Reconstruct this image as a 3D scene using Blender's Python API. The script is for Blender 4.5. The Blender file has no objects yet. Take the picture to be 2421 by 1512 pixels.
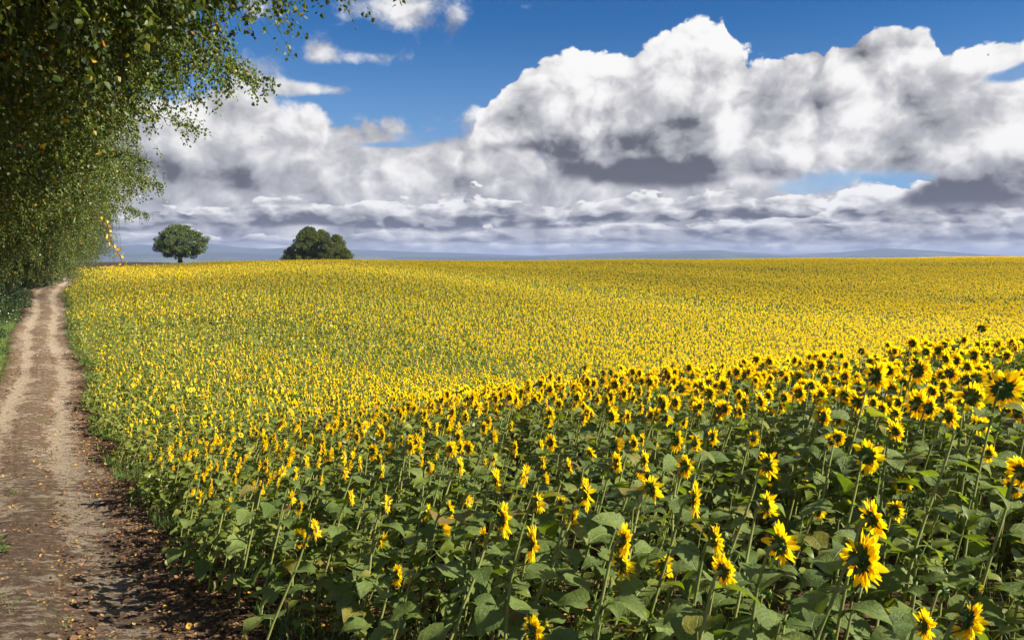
import bpy, math, random
import numpy as np
from mathutils import Vector, Matrix, Euler

S = bpy.context.scene
COL = S.collection
R = math.radians
rng = np.random.default_rng(7)
random.seed(7)

# ------------------------------------------------------------------ camera
F = 796.0                      # focal length in pixels of a 1024 wide frame
PITCH = math.atan(61.5 / F)    # looking slightly down
EYE = Vector((0, 0, 2.6))
cam = bpy.data.cameras.new("camera")
cam.sensor_width = 36.0
cam.lens = 36.0 * F / 1024.0
cam.clip_start = 0.1
cam.clip_end = 60000
camo = bpy.data.objects.new("camera", cam)
camo.location = EYE
camo.rotation_euler = (R(90) - PITCH, 0, 0)
COL.objects.link(camo)
S.camera = camo

def ray(px, py):
    """direction of a pixel of the 1024x639 picture, scaled so that its y is 1"""
    x, z = (px - 512) / F, (319.5 - py) / F
    c, s = math.cos(PITCH), math.sin(PITCH)
    d = Vector((x, c + z * s, -s + z * c))
    return d / d.y

def at(px, py, dist):
    return EYE + ray(px, py) * dist

# ------------------------------------------------------------------ light
EXPO = 1.75                    # the photograph is exposed for the shaded green of the field
SUN_AZ, SUN_EL = 105.0, 34.0    # azimuth is measured from the view direction (+Y) towards +X
sun_dir = Vector((math.sin(R(SUN_AZ)) * math.cos(R(SUN_EL)), math.cos(R(SUN_AZ)) * math.cos(R(SUN_EL)), math.sin(R(SUN_EL))))
sl = bpy.data.lights.new("sun", 'SUN')
sl.energy = 5.0
sl.angle = R(0.5)
sl.color = (1.0, 0.94, 0.83)
slo = bpy.data.objects.new("sun", sl)
slo.rotation_euler = sun_dir.to_track_quat('Z', 'Y').to_euler()
slo.location = (60, 0, 80)
COL.objects.link(slo)
S.view_settings.view_transform = 'Standard'
S.view_settings.look = 'None'
S.view_settings.gamma = 1
S.view_settings.exposure = EXPO

# ------------------------------------------------------------------ tiny node language
class NT:
    def __init__(self, tree): self.t = tree
    def new(self, kind, **kw):
        n = self.t.nodes.new(kind)
        for k, v in kw.items(): setattr(n, k, v)
        return n
    def link(self, a, b): self.t.links.new(a, b)
    def put(self, v, sock):
        if isinstance(v, X): v = v.s
        if isinstance(v, bpy.types.NodeSocket): self.link(v, sock)
        else: sock.default_value = v
    def math(self, op, *a, clamp=False):
        n = self.new('ShaderNodeMath', operation=op, use_clamp=clamp)
        for i, v in enumerate(a): self.put(v, n.inputs[i])
        return X(self, n.outputs[0])
    def mix(self, f, a, b, kind='MIX'):
        n = self.new('ShaderNodeMix', data_type='RGBA', blend_type=kind)
        n.clamp_factor = True
        for v, i in ((f, 0), (a, 6), (b, 7)):
            if isinstance(v, (tuple, list)): v = (*v, 1.0)[:4]
            self.put(v, n.inputs[i])
        return X(self, n.outputs[2])
    def smooth(self, v, lo, hi):
        n = self.new('ShaderNodeMapRange', interpolation_type='SMOOTHSTEP')
        self.put(v, n.inputs[0]); self.put(lo, n.inputs[1]); self.put(hi, n.inputs[2])
        return X(self, n.outputs[0])
    def vec(self, x, y, z=0.0):
        n = self.new('ShaderNodeCombineXYZ')
        for i, v in enumerate((x, y, z)): self.put(v, n.inputs[i])
        return X(self, n.outputs[0])
    def noise(self, v, scale, detail=5, rough=.5, dim='3D', dist=0.0):
        n = self.new('ShaderNodeTexNoise', noise_dimensions=dim)
        if v is not None: self.put(v, n.inputs['Vector'])
        n.inputs['Scale'].default_value = scale; n.inputs['Detail'].default_value = detail
        n.inputs['Roughness'].default_value = rough; n.inputs['Distortion'].default_value = dist
        return X(self, n.outputs[0])
    def voro(self, v, scale, detail=2.0, rough=.5, dim='2D', feature='F1'):
        n = self.new('ShaderNodeTexVoronoi', voronoi_dimensions=dim, feature=feature)
        self.put(v, n.inputs['Vector'])
        n.inputs['Scale'].default_value = scale
        if 'Detail' in n.inputs: n.inputs['Detail'].default_value = detail; n.inputs['Roughness'].default_value = rough
        return X(self, n.outputs[0])
    def curve(self, v, pts):
        n = self.new('ShaderNodeFloatCurve')
        self.put(v, n.inputs['Value'])
        c = n.mapping.curves[0]
        pts = sorted(pts)
        c.points[0].location = pts[0]; c.points[1].location = pts[-1]
        for p in pts[1:-1]: c.points.new(*p)
        for p in c.points: p.handle_type = 'AUTO'
        n.mapping.update()
        return X(self, n.outputs[0])

class X:
    def __init__(self, nt, s): self.n, self.s = nt, s
    def __add__(a, b): return a.n.math('ADD', a, b)
    def __radd__(a, b): return a.n.math('ADD', b, a)
    def __sub__(a, b): return a.n.math('SUBTRACT', a, b)
    def __rsub__(a, b): return a.n.math('SUBTRACT', b, a)
    def __mul__(a, b): return a.n.math('MULTIPLY', a, b)
    def __rmul__(a, b): return a.n.math('MULTIPLY', b, a)
    def __truediv__(a, b): return a.n.math('DIVIDE', a, b)
    def __neg__(a): return a.n.math('MULTIPLY', a, -1.0)

# ------------------------------------------------------------------ sky with clouds
def px_az(x): return math.atan((x * 0.42314 - 512) / F)            # from the 2420 wide view of the photo
def px_el(x, y):
    d = ray(x * 0.42314, y * 0.42314)
    return math.atan2(d.z, math.hypot(d.x, 1.0))

def build_sky():
    w = bpy.data.worlds.new("World"); S.world = w; w.use_nodes = True
    t = w.node_tree; t.nodes.clear(); n = NT(t)
    out = n.new('ShaderNodeOutputWorld')
    def bgnode(col):
        b = n.new('ShaderNodeBackground'); n.put(col, b.inputs[0]); b.inputs[1].default_value = 0.5 ** EXPO
        return b.outputs[0]
    sky = n.new('ShaderNodeTexSky', sky_type='NISHITA')
    sky.sun_disc = False
    sky.sun_elevation = R(SUN_EL); sky.sun_rotation = R(SUN_AZ)
    sky.air_density = 1.0; sky.dust_density = 0.4; sky.ozone_density = 2.2
    SKY = 0.085
    tc = n.new('ShaderNodeTexCoord'); sx = n.new('ShaderNodeSeparateXYZ')
    n.link(tc.outputs['Generated'], sx.inputs[0])
    dx, dy, dz = (X(n, sx.outputs[i]) for i in range(3))
    az = n.math('ARCTAN2', dx, dy)
    el = n.math('ARCSINE', dz)
    a01 = az * (1 / 2.4) + 0.5                                        # curves run from -1.2 to 1.2 rad
    def outline(pts, lo=0.0, hi=0.5):
        ps = [((px_az(x) / 2.4 + .5), (px_el(x, y) - lo) / (hi - lo)) for x, y in pts]
        ps = [(0.0, ps[0][1])] + ps + [(1.0, ps[-1][1])]
        return n.curve(a01, ps) * (hi - lo) + lo
    def blob(x, y, rx, ry):
        cx, cy = px_az(x), px_el(x, y)
        k = 0.42314 / F
        u = (az - cx) / (rx * k * math.cos(cx) ** 2); v = (el - cy) / (ry * k)
        return n.math('EXPONENT', -(u * u + v * v))
    def warp(v, sc, amt, det=4):
        q = n.new('ShaderNodeTexNoise', noise_dimensions='2D'); n.put(v, q.inputs['Vector'])
        q.inputs['Scale'].default_value = sc; q.inputs['Detail'].default_value = det; q.inputs['Roughness'].default_value = .6
        m = n.new('ShaderNodeVectorMath', operation='MULTIPLY_ADD')
        n.link(q.outputs[1], m.inputs[0]); m.inputs[1].default_value = (amt, amt, 0); n.put(v, m.inputs[2])
        return X(n, m.outputs[0])
    def shift(v, dx_, dy_):
        m = n.new('ShaderNodeVectorMath', operation='ADD'); n.put(v, m.inputs[0]); m.inputs[1].default_value = (dx_, dy_, 0)
        return X(n, m.outputs[0])
    def puff(v, scale, det=2.0): return 1.0 - n.voro(v, scale, det, .5)
    # fields shared by the layers: small and large puffs, and how each one falls off towards the sun
    p0 = n.vec(az, el * 1.2, 0.0)
    pw = warp(p0, 10, .036)
    B = puff(pw, 21, 2.0); Bs = puff(shift(pw, .014, .019), 21, 2.0)
    C = puff(pw, 6.5, 1.0); Cs = puff(shift(pw, .045, .06), 6.5, 1.0)
    N = n.noise(pw, 11, 9, .66, '2D')
    Ns = n.noise(shift(pw, .02, .03), 11, 4, .6, '2D')
    G = n.noise(p0, 4.2, 3, .5, '2D')
    relief = (B - Bs) * .46 + (C - Cs) * .55 + (N - Ns) * .6
    shape = B * .38 + C * .32 + N * .75                                # about .85 on average
    base_sky = n.mix(1.0, X(n, sky.outputs[0]), (SKY * .17, SKY * .66, SKY * 1.18), 'MULTIPLY')
    col = n.mix(n.smooth(el, .30, .04) * .62, base_sky, (.36, .56, .84))

    DARK, MID, WHITE = (.12, .122, .145), (.45, .452, .482), (1.0, .985, .972)
    def shade(lit):
        c = n.mix(n.smooth(lit, 0.0, .5), DARK, MID)
        return n.mix(n.smooth(lit, .40, 1.12), c, WHITE)

    # thin high clouds at the upper left
    m = blob(935, 8, 135, 62) + blob(870, 138, 105, 22) * .66 + blob(760, 120, 50, 26) * .5 + blob(640, 20, 90, 70) * .5 + blob(590, 170, 80, 50) * .9 + blob(720, 210, 130, 16) * .85 \
        + blob(1085, 50, 35, 35) * .42 + blob(1050, 215, 35, 20) * .4 + blob(1235, 15, 30, 12) * .4
    d = n.smooth(m * 1.1 + (N - .5) * 1.7, .40, .95)
    col = n.mix(d * .92, col, shade(.78 + relief * 1.1 + (m - .7) * .25))

    def cloud(col, top, base, amp, dark, bright, soft, bsoft, lit0=.66, tall=.5, rel=1.0, sh=None, rl=None, mean=.84):
        sh = sh or shape; rl = rl or relief
        ltop = top + (sh - mean) * amp
        a_top = n.smooth(ltop - el, 0.0, soft) 
        a_base = n.smooth(el - base + (N - .5) * .016, -bsoft, bsoft)
        h = n.math('DIVIDE', el - base, n.math('MAXIMUM', ltop - base, .004), clamp=True)
        lit = lit0 + rl * rel + (h - .5) * tall + (N - .5) * .62 - dark + bright
        return n.mix(a_top * a_base, col, shade(lit))

    # the pale bank on the left and middle, behind everything
    t4 = outline([(300, 200), (420, 190), (500, 160), (570, 130), (630, 140), (680, 190), (720, 205), (800, 222), (900, 230), (1050, 238), (1130, 240), (1250, 300), (1500, 300), (2420, 420)])
    d4 = blob(570, 270, 100, 55) * .30 + blob(560, 425, 170, 30) * .32 + blob(800, 350, 200, 20) * .1 + blob(1150, 300, 100, 30) * .15
    w4 = blob(700, 280, 150, 45) * .18 + blob(1000, 400, 250, 35) * .12 + blob(460, 330, 150, 35) * .12 + blob(1000, 255, 150, 25) * .2
    keep = col
    col = cloud(col, t4, -.05, .07, d4, w4, .018, .02, lit0=.58, tall=.22, rel=.8)
    gap = blob(1010, 325, 95, 20) + blob(900, 343, 90, 9) * .7 + blob(800, 225, 60, 10) * .5 + blob(1050, 290, 60, 7) * .5
    col = n.mix(n.smooth(gap + (N - .5) * 1.2, .35, .85) * .85, col, keep)
    gap2 = blob(1950, 420, 130, 32) + blob(1870, 450, 60, 14) * .5
    col = n.mix(n.smooth(gap2 + (N - .5) * 1.2, .35, .8) * .8, col, n.mix(n.smooth(el, .30, .04) * .8, base_sky, (.42, .60, .84)))

    # rows of flat based cumuli, ever smaller towards the horizon
    p2 = warp(n.vec(az, el * 2.3, 0.0), 15, .034, 4)
    B2 = puff(p2, 22, 2.5); B2s = puff(shift(p2, .012, .016), 22, 2.0)
    N2 = n.noise(p2, 13, 6, .6, '2D')
    L2 = n.noise(n.vec(az, el * 5.0, 2.0), 9, 2, .5, '2D')
    broken = n.smooth(n.noise(n.vec(az, el * 3.2, 0.0), 7.5, 4, .55, '2D'), .40, .56)
    sh2 = B2 * .4 + N2 * .9 + broken * .22 - .10; rl2 = (B2 - B2s) * .75 + (N2 - .5) * .55
    def row(col, top, base, amp, lit0, tall, soft=.0035, bsoft=.003, dark=0.0, bright=0.0):
        return cloud(col, top + (L2 - .5) * amp * .8, base + (L2 - .5) * .012, amp, dark, bright, soft, bsoft, lit0, tall, 1.0, sh2, rl2, .72)
    col = row(col, outline([(300, 470), (620, 470), (800, 465), (1050, 455), (1350, 450), (1700, 445), (1850, 470), (2420, 440)]), outline([(300, 535), (620, 530), (850, 540), (1100, 540), (1500, 525), (2420, 520)]), .040, .50, .85,
              dark=blob(800, 520, 330, 16) * .2, bright=blob(860, 465, 130, 12) * .3 + blob(1450, 470, 250, 20) * .2)
    col = row(col, outline([(300, 535), (620, 540), (900, 545), (1300, 535), (1800, 520), (2000, 515), (2420, 500)]), outline([(300, 572), (1100, 572), (1800, 572), (2420, 568)]), .03, .50, .80,
              dark=blob(2000, 520, 100, 15) * .15)
    col = row(col, outline([(300, 575), (1100, 573), (1800, 572), (2420, 565)]), -.05, .010, .52, .10, .003)
    # the bright cumulus heads low on the right
    col = row(col, outline([(1700, 520), (1880, 500), (1960, 470), (2000, 425), (2080, 408), (2160, 415), (2250, 430), (2330, 470), (2420, 520)]), outline([(1700, 525), (2000, 528), (2420, 530)]), .03, .74, .95,
              bright=blob(2050, 440, 100, 40) * .15)

    # the great cumulus on the right
    t5 = outline([(1000, 430), (1085, 335), (1130, 260), (1185, 195), (1215, 145), (1290, 108), (1380, 88), (1460, 84), (1530, 78), (1560, 55), (1610, 38), (1660, 22), (1700, 18),
                  (1718, 70), (1790, 92), (1880, 80), (1960, 64), (2060, 38), (2150, 42), (2192, 60), (2205, 92), (2280, 84), (2340, 78), (2420, 85), (2600, 70), (3000, 160)])
    b5 = outline([(1000, 440), (1150, 362), (1270, 362), (1300, 420), (1390, 420), (1400, 436), (1560, 438), (1700, 434), (1740, 415), (1840, 425), (1930, 405), (2080, 410), (2420, 420)])
    dk = blob(1560, 408, 185, 38) * 1.25 + blob(1430, 335, 270, 40) * .55 + blob(1220, 275, 55, 30) * .55 + blob(1240, 345, 100, 20) * .55 + blob(1345, 395, 60, 28) * .5 + blob(1640, 280, 85, 85) * .42 \
        + blob(1840, 235, 105, 75) * .55 + blob(2045, 112, 75, 28) * .58 + blob(2170, 200, 70, 85) * .45 + blob(1500, 230, 60, 50) * .18 + blob(2040, 310, 90, 40) * .30 \
        + blob(2330, 240, 60, 50) * .28 + blob(2300, 400, 120, 40) * .3
    br = blob(1540, 110, 220, 80) * .28 + blob(2000, 150, 200, 50) * .25 + blob(1330, 180, 150, 60) * .22 + blob(1735, 290, 45, 110) * .30 + blob(2250, 130, 120, 35) * .28 + blob(2330, 320, 90, 40) * .2 + blob(1900, 360, 110, 30) * .15
    keep = col
    col = cloud(col, t5, b5, .048, dk, br, .0045, .008, lit0=.82, tall=.26, rel=.95)
    hole = blob(2345, 185, 70, 20) + blob(2420, 160, 50, 18) + blob(1440, 195, 12, 26) * .6
    col = n.mix(n.smooth(hole + (N - .5) * 1.3, .45, .9) * .9, col, keep)

    # the dark cloud low on the right
    t6 = outline([(1850, 560), (1980, 520), (2060, 480), (2120, 425), (2200, 390), (2300, 350), (2420, 320), (2600, 330), (3000, 420)])
    b6 = outline([(1850, 488), (2050, 488), (2200, 496), (2420, 486)])
    dk = blob(2330, 455, 250, 55) * .85 + blob(2420, 380, 130, 55) * .4
    col = cloud(col, t6, b6, .03, dk, 0.0, .014, .010, lit0=.80, tall=.3)
    # pale air low over the horizon, dull land under it
    col = n.mix(n.smooth(el, .05, -.01) * .25, col, (.52, .55, .62))
    col = n.mix(n.smooth(el, 0.0, -.05), col, (.25, .27, .28))
    # directions away from the mapped clouds: broken cloud of the same kind
    q = n.noise(n.vec(dx, dy, dz * 1.6), 3.2, 5, .6)
    away = n.mix(n.smooth(q, .46, .62), base_sky, shade(.78 + (.6 - q) * 1.2))
    away = n.mix(n.smooth(el, 0.0, -.05), away, (.25, .27, .28))
    inside = n.smooth(n.math('ABSOLUTE', az), .86, .78) * n.smooth(el, .42, .36) * n.smooth(el, -.06, -.05)
    mx = n.new('ShaderNodeMixShader'); n.put(inside, mx.inputs[0])
    n.link(bgnode(away), mx.inputs[1]); n.link(bgnode(col), mx.inputs[2])
    n.link(mx.outputs[0], out.inputs[0])
    w.cycles.sampling_method = 'MANUAL'; w.cycles.sample_map_resolution = 512
build_sky()

# ------------------------------------------------------------------ lie of the land
_cp = []          # (x / y, y, metres below the eye)
for u, row in ((-.585, ((3, 2.9), (8, 3.6), (17, 4.7), (26, 5.2), (43, 5.3), (63, 4.8), (87, 3.4), (110, 2.55), (150, 1.75), (200, .9), (270, 1.6))),
               (-.9, ((5, 2.9), (15, 4.3), (40, 4.8), (80, 3.2), (150, 1.9), (220, 1.2))),
               (-.42, ((14, 4.2), (30, 5.4), (60, 4.7), (110, 2.95), (150, 2.35), (205, 1.15), (280, 2.4))),
               (-.3, ((6, 3.1), (10, 3.6), (16, 4.4), (30, 5.7), (45, 5.7), (63, 4.3), (85, 2.9), (110, 2.1), (150, 1.75), (200, 2.2), (280, 3.5))),
               (-.11, ((6, 2.85), (10, 3.2), (15, 3.9), (30, 6.1), (45, 6.6), (65, 5.2), (95, 3.2), (130, 2.2), (160, 1.75), (220, 2.4))),
               (.15, ((5, 2.6), (10, 2.95), (14, 3.25), (22, 4.8), (40, 7.2), (65, 7.5), (95, 5.7), (130, 3.6), (180, 1.55), (240, 2.3))),
               (.37, ((4, 2.5), (8, 2.6), (13, 2.95), (20, 4.15), (40, 6.9), (68, 8.2), (100, 6.8), (150, 3.7), (200, 1.25), (260, 2.0))),
               (.62, ((4, 2.45), (8, 2.4), (13, 2.5), (20, 3.9), (40, 7.0), (78, 8.7), (110, 7.3), (160, 3.7), (220, .85), (300, 2.0))),
               (1.2, ((5, 2.4), (12, 2.4), (20, 3.8), (60, 8.0), (150, 4.0), (250, 1.0)))):
    for y, d in row: _cp.append((u * y, y, d))
for x, y, d in ((0, 0, 2.55), (0, -5, 2.4), (0, -20, 2.1), (-10, -10, 2.7), (10, -10, 2.2), (0, -80, 2.0), (-60, -40, 3.0), (70, -20, 2.6), (-14, 4, 3.3), (9, 3, 2.35), (-200, 60, 2.5), (250, 20, 3.0)):
    _cp.append((x, y, d))
_cp = np.array(_cp, float)

def _warp(x, y):
    r = np.sqrt(x * x + y * y) + 1e-6
    s = np.log1p(r / 8.0) / r
    return x * s, y * s

_cx, _cy = _warp(_cp[:, 0], _cp[:, 1])
def _phi(dx, dy): return np.sqrt(dx * dx + dy * dy + .12)
_A = _phi(_cx[:, None] - _cx, _cy[:, None] - _cy)
_W = np.linalg.solve(_A - np.eye(len(_A)) * .002, _cp[:, 2] - 3.0)

def ground(x, y):
    """ground height (world z) under the points x, y"""
    x = np.atleast_1d(np.asarray(x, float)); y = np.atleast_1d(np.asarray(y, float))
    X_, Y_ = _warp(x, y)
    d = np.empty_like(X_)
    for i in range(0, len(X_), 20000):
        sl_ = slice(i, i + 20000)
        d[sl_] = _phi(X_[sl_, None] - _cx, Y_[sl_, None] - _cy) @ _W
    z = EYE.z - 3.0 - d
    r = np.sqrt(x * x + y * y)
    k = np.clip((r - 270) / 700, 0, 1); k = k * k * (3 - 2 * k)
    return z * (1 - k) - 60.0 * k
def gz(x, y): return float(ground(x, y)[0])

# the track: a nearly straight line from below the camera, bending right at its far end
def track_x(y):
    y = np.asarray(y, float)
    return -.582 * y - .55 + .2 * np.sin(y * .21) + np.where(y > 66, (y - 66) ** 2 * .0016, 0) + np.where(y > 98, -(y - 98) ** 2 * .012, 0)
def across(x, y): return (x - track_x(y)) * .863       # metres right of the track's middle

# ------------------------------------------------------------------ mesh and object helpers
def mesh_np(name, verts, faces_flat, sizes, mats, mat_idx=None, smooth=True, uv=None):
    """fast mesh from numpy arrays: verts (n,3), faces as flat loop indices and a size per face"""
    me = bpy.data.meshes.new(name)
    verts = np.ascontiguousarray(verts, np.float32); faces_flat = np.ascontiguousarray(faces_flat, np.int32); sizes = np.ascontiguousarray(sizes, np.int32)
    me.vertices.add(len(verts)); me.vertices.foreach_set('co', verts.ravel())
    me.loops.add(len(faces_flat)); me.loops.foreach_set('vertex_index', faces_flat)
    me.polygons.add(len(sizes))
    st = np.zeros(len(sizes), np.int32); st[1:] = np.cumsum(sizes)[:-1]
    me.polygons.foreach_set('loop_start', st)
    me.update(calc_edges=True)
    for m in mats: me.materials.append(m)
    if mat_idx is not None: me.polygons.foreach_set('material_index', np.ascontiguousarray(mat_idx, np.int32))
    me.polygons.foreach_set('use_smooth', np.full(len(sizes), smooth))
    if uv is not None:
        l = me.uv_layers.new(name='UVMap'); l.data.foreach_set('uv', np.ascontiguousarray(uv[faces_flat], np.float32).ravel())
    me.validate()
    return me

class MB:
    """collects grids, tubes and fans into one mesh"""
    def __init__(self): self.v, self.f, self.s, self.m, self.n = [], [], [], [], 0
    def add(self, v, f, mi=0):
        v = np.asarray(v, float).reshape(-1, 3); f = np.asarray(f, int)
        self.v.append(v); self.f.append(f.ravel() + self.n); self.s.append(np.full(len(f), f.shape[1])); self.m.append(np.full(len(f), mi)); self.n += len(v)
    def grid(self, P, mi=0, closed=False):
        P = np.asarray(P, float); a, b = P.shape[:2]
        i = np.arange(a * b).reshape(a, b)
        j = np.concatenate([i, i[:, :1]], 1) if closed else i
        q = np.stack([j[:-1, :-1], j[:-1, 1:], j[1:, 1:], j[1:, :-1]], -1).reshape(-1, 4)
        self.add(P.reshape(-1, 3), q, mi)
    def tube(self, pts, rad, sides=6, mi=0, cap=True):
        pts = np.asarray(pts, float); k = len(pts); rad = np.broadcast_to(np.asarray(rad, float), (k,))
        t = np.gradient(pts, axis=0); t /= np.linalg.norm(t, axis=1)[:, None] + 1e-9
        ref = np.where(np.abs(t[:, 2:3]) > .8, np.array([[1., 0, 0]]), np.array([[0., 0, 1.]]))
        if k > 1: ref = np.broadcast_to(ref[0], ref.shape) if np.all(np.abs(t @ ref[0]) < .97) else ref
        u = np.cross(t, ref); u /= np.linalg.norm(u, axis=1)[:, None] + 1e-9
        w = np.cross(t, u)
        a = np.arange(sides) / sides * 2 * np.pi
        P = pts[:, None] + rad[:, None, None] * (u[:, None] * np.cos(a)[None, :, None] + w[:, None] * np.sin(a)[None, :, None])
        self.grid(P, mi, True)
        if cap: self.add(P[-1], [list(range(sides))], mi)
    def mesh(self, name, mats, smooth=True):
        return mesh_np(name, np.concatenate(self.v), np.concatenate(self.f), np.concatenate(self.s), mats, np.concatenate(self.m), smooth)

def obj(name, me, parent=None, loc=None, rot=None, scale=None):
    o = bpy.data.objects.new(name, me); COL.objects.link(o)
    if parent is not None: o.parent = parent
    if loc is not None: o.location = loc
    if rot is not None: o.rotation_euler = rot
    if scale is not None: o.scale = (scale,) * 3 if isinstance(scale, (int, float)) else scale
    return o
def thing(name, label, cat, loc=(0, 0, 0), rotz=0.0, group=None):
    o = obj(name, None, None, loc, (0, 0, rotz)); o.empty_display_size = .2
    return tag(o, label, cat, group)
def tag(o, label, cat, group=None, kind=None):
    o['label'] = label; o['category'] = cat
    if group: o['group'] = group
    if kind: o['kind'] = kind
    return o
def structure(name, me):
    o = obj(name, me); o['kind'] = 'structure'; return o

# ------------------------------------------------------------------ materials
def material(name):
    m = bpy.data.materials.new(name); m.use_nodes = True
    m.node_tree.nodes.clear()
    return m, NT(m.node_tree)
def finish(n, shader):
    o = n.new('ShaderNodeOutputMaterial'); n.link(shader, o.inputs[0]); return o
def principled(n, col, rough=.7, spec=.3, normal=None):
    b = n.new('ShaderNodeBsdfPrincipled')
    if isinstance(col, tuple): col = (*col, 1.0)[:4]
    n.put(col, b.inputs['Base Color']); n.put(rough, b.inputs['Roughness']); b.inputs['Specular IOR Level'].default_value = spec
    if normal is not None: n.link(normal, b.inputs['Normal'])
    return b.outputs[0]
def bump(n, h, strength=.5, dist=.02):
    b = n.new('ShaderNodeBump'); n.put(h, b.inputs['Height']); b.inputs['Strength'].default_value = strength; b.inputs['Distance'].default_value = dist
    return b.outputs[0]
def objcoord(n): return X(n, n.new('ShaderNodeTexCoord').outputs['Object'])
def island(n): return X(n, n.new('ShaderNodeNewGeometry').outputs['Random Per Island'])
def objrandom(n): return X(n, n.new('ShaderNodeObjectInfo').outputs['Random'])
def ramp(n, v, stops):
    r = n.new('ShaderNodeValToRGB'); n.put(v, r.inputs[0]); e = r.color_ramp.elements
    while len(e) < len(stops): e.new(.5)
    for k, (p, c) in zip(e, stops): k.position = p; k.color = (*c, 1)
    return X(n, r.outputs[0])
def leafy(name, stops, trans=.35, tmul=(1.3, 1.5, .6), rough=.5, spec=.35, vary='island', veins=0.0):
    """thin leaf: reflects one colour and lets a yellower one through"""
    m, n = material(name)
    r = island(n) if vary == 'island' else objrandom(n)
    if vary == 'both': r = n.math('FRACT', island(n) + objrandom(n) * 7.31)
    c = ramp(n, r, stops)
    if veins:
        nz = n.noise(objcoord(n), 9, 4, .6)
        c = n.mix(n.smooth(nz, .35, .7) * veins, c, tuple(x * .55 for x in stops[0][1]))
    tcol = n.mix(1.0, c, tmul, 'MULTIPLY')
    t = n.new('ShaderNodeBsdfTranslucent'); n.put(tcol, t.inputs[0])
    mx = n.new('ShaderNodeMixShader'); mx.inputs[0].default_value = trans
    n.link(principled(n, c, rough, spec), mx.inputs[1]); n.link(t.outputs[0], mx.inputs[2])
    finish(n, mx.outputs[0]); return m

M = {}
M['petal'] = leafy('petal', [(0, (.86, .52, .004)), (.5, (.90, .625, .006)), (1, (.92, .70, .012))], .55, (1.08, 1.14, .7), .55, .2, 'both')
M['sun_leaf'] = leafy('sunflower_leaf', [(0, (.105, .140, .020)), (.5, (.165, .200, .028)), (.86, (.215, .245, .045)), (1, (.27, .25, .05))], .36, (1.6, 1.6, .30), .45, .5, 'both', .35)
def near_leaf():
    m, n = material('sunflower_leaf_near')
    p = objcoord(n); sp = n.new('ShaderNodeSeparateXYZ'); n.put(p, sp.inputs[0])
    x, y = X(n, sp.outputs[0]), X(n, sp.outputs[1])
    r = objrandom(n); ay = n.math('ABSOLUTE', y)
    c = ramp(n, r, [(0, (.09, .14, .028)), (.5, (.15, .205, .045)), (.90, (.205, .26, .065)), (.955, (.25, .24, .04)), (.985, (.26, .19, .05)), (1, (.16, .10, .04))])
    nz = n.noise(p, 7, 5, .65)
    q = n.vec(x, y, r * 40.0); spot = n.noise(q, 11, 3, .5)
    ribs = n.math('PINGPONG', x * 1.0 - ay * .95, .075)
    vein = n.math('MAXIMUM', n.smooth(ay, .022, .008), n.smooth(ribs, .010, .002) * .8)
    c = n.mix(n.smooth(nz, .35, .72) * .40, c, (.065, .10, .022))
    c = n.mix(n.smooth(spot, .66, .72) * .7, c, (.16, .11, .045))
    c = n.mix(vein * .45, c, (.22, .25, .07))
    t = n.new('ShaderNodeBsdfTranslucent'); n.put(n.mix(1.0, c, (1.6, 1.6, .30), 'MULTIPLY'), t.inputs[0])
    mx = n.new('ShaderNodeMixShader'); mx.inputs[0].default_value = .40
    n.link(principled(n, c, .45, .36, bump(n, nz * .5 - vein, .5, .06)), mx.inputs[1]); n.link(t.outputs[0], mx.inputs[2])
    finish(n, mx.outputs[0]); return m
M['near_leaf'] = near_leaf()
M['stem'] = leafy('sunflower_stem', [(0, (.16, .19, .04)), (1, (.25, .26, .07))], .05, rough=.6, vary='object')
M['bract'] = leafy('bract', [(0, (.035, .085, .012)), (1, (.08, .15, .025))], .18, rough=.6)
M['disc'] = leafy('disc_florets', [(0, (.035, .018, .006)), (1, (.10, .055, .010))], 0.0, rough=.9)
M['back'] = leafy('flower_back', [(0, (.045, .085, .016)), (1, (.07, .12, .025))], 0.0, rough=.7)
M['bud_tip'] = leafy('bud_tip', [(0, (.45, .35, .01)), (1, (.75, .50, .01))], .3, rough=.6)

def ground_material():
    m, n = material('field_soil')
    p = objcoord(n)
    a = n.noise(p, .9, 6, .65); b = n.noise(p, 14, 5, .6); c = n.noise(p, .012, 4, .5)
    col = ramp(n, a * .6 + b * .4, [(.3, (.030, .018, .010)), (.5, (.075, .045, .026)), (.72, (.13, .085, .05))])
    # mown stubble and meadow beyond the field, far land green
    d = n.new('ShaderNodeVectorMath', operation='LENGTH'); n.put(p, d.inputs[0])
    far = n.smooth(X(n, d.outputs['Value']), 235, 400)
    col = n.mix(far, col, ramp(n, c, [(.35, (.05, .085, .03)), (.5, (.10, .12, .05)), (.65, (.16, .14, .07))]))
    finish(n, principled(n, col, .95, .1, bump(n, b + a, .6, .05)))
    return m
M['soil'] = ground_material()

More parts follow.
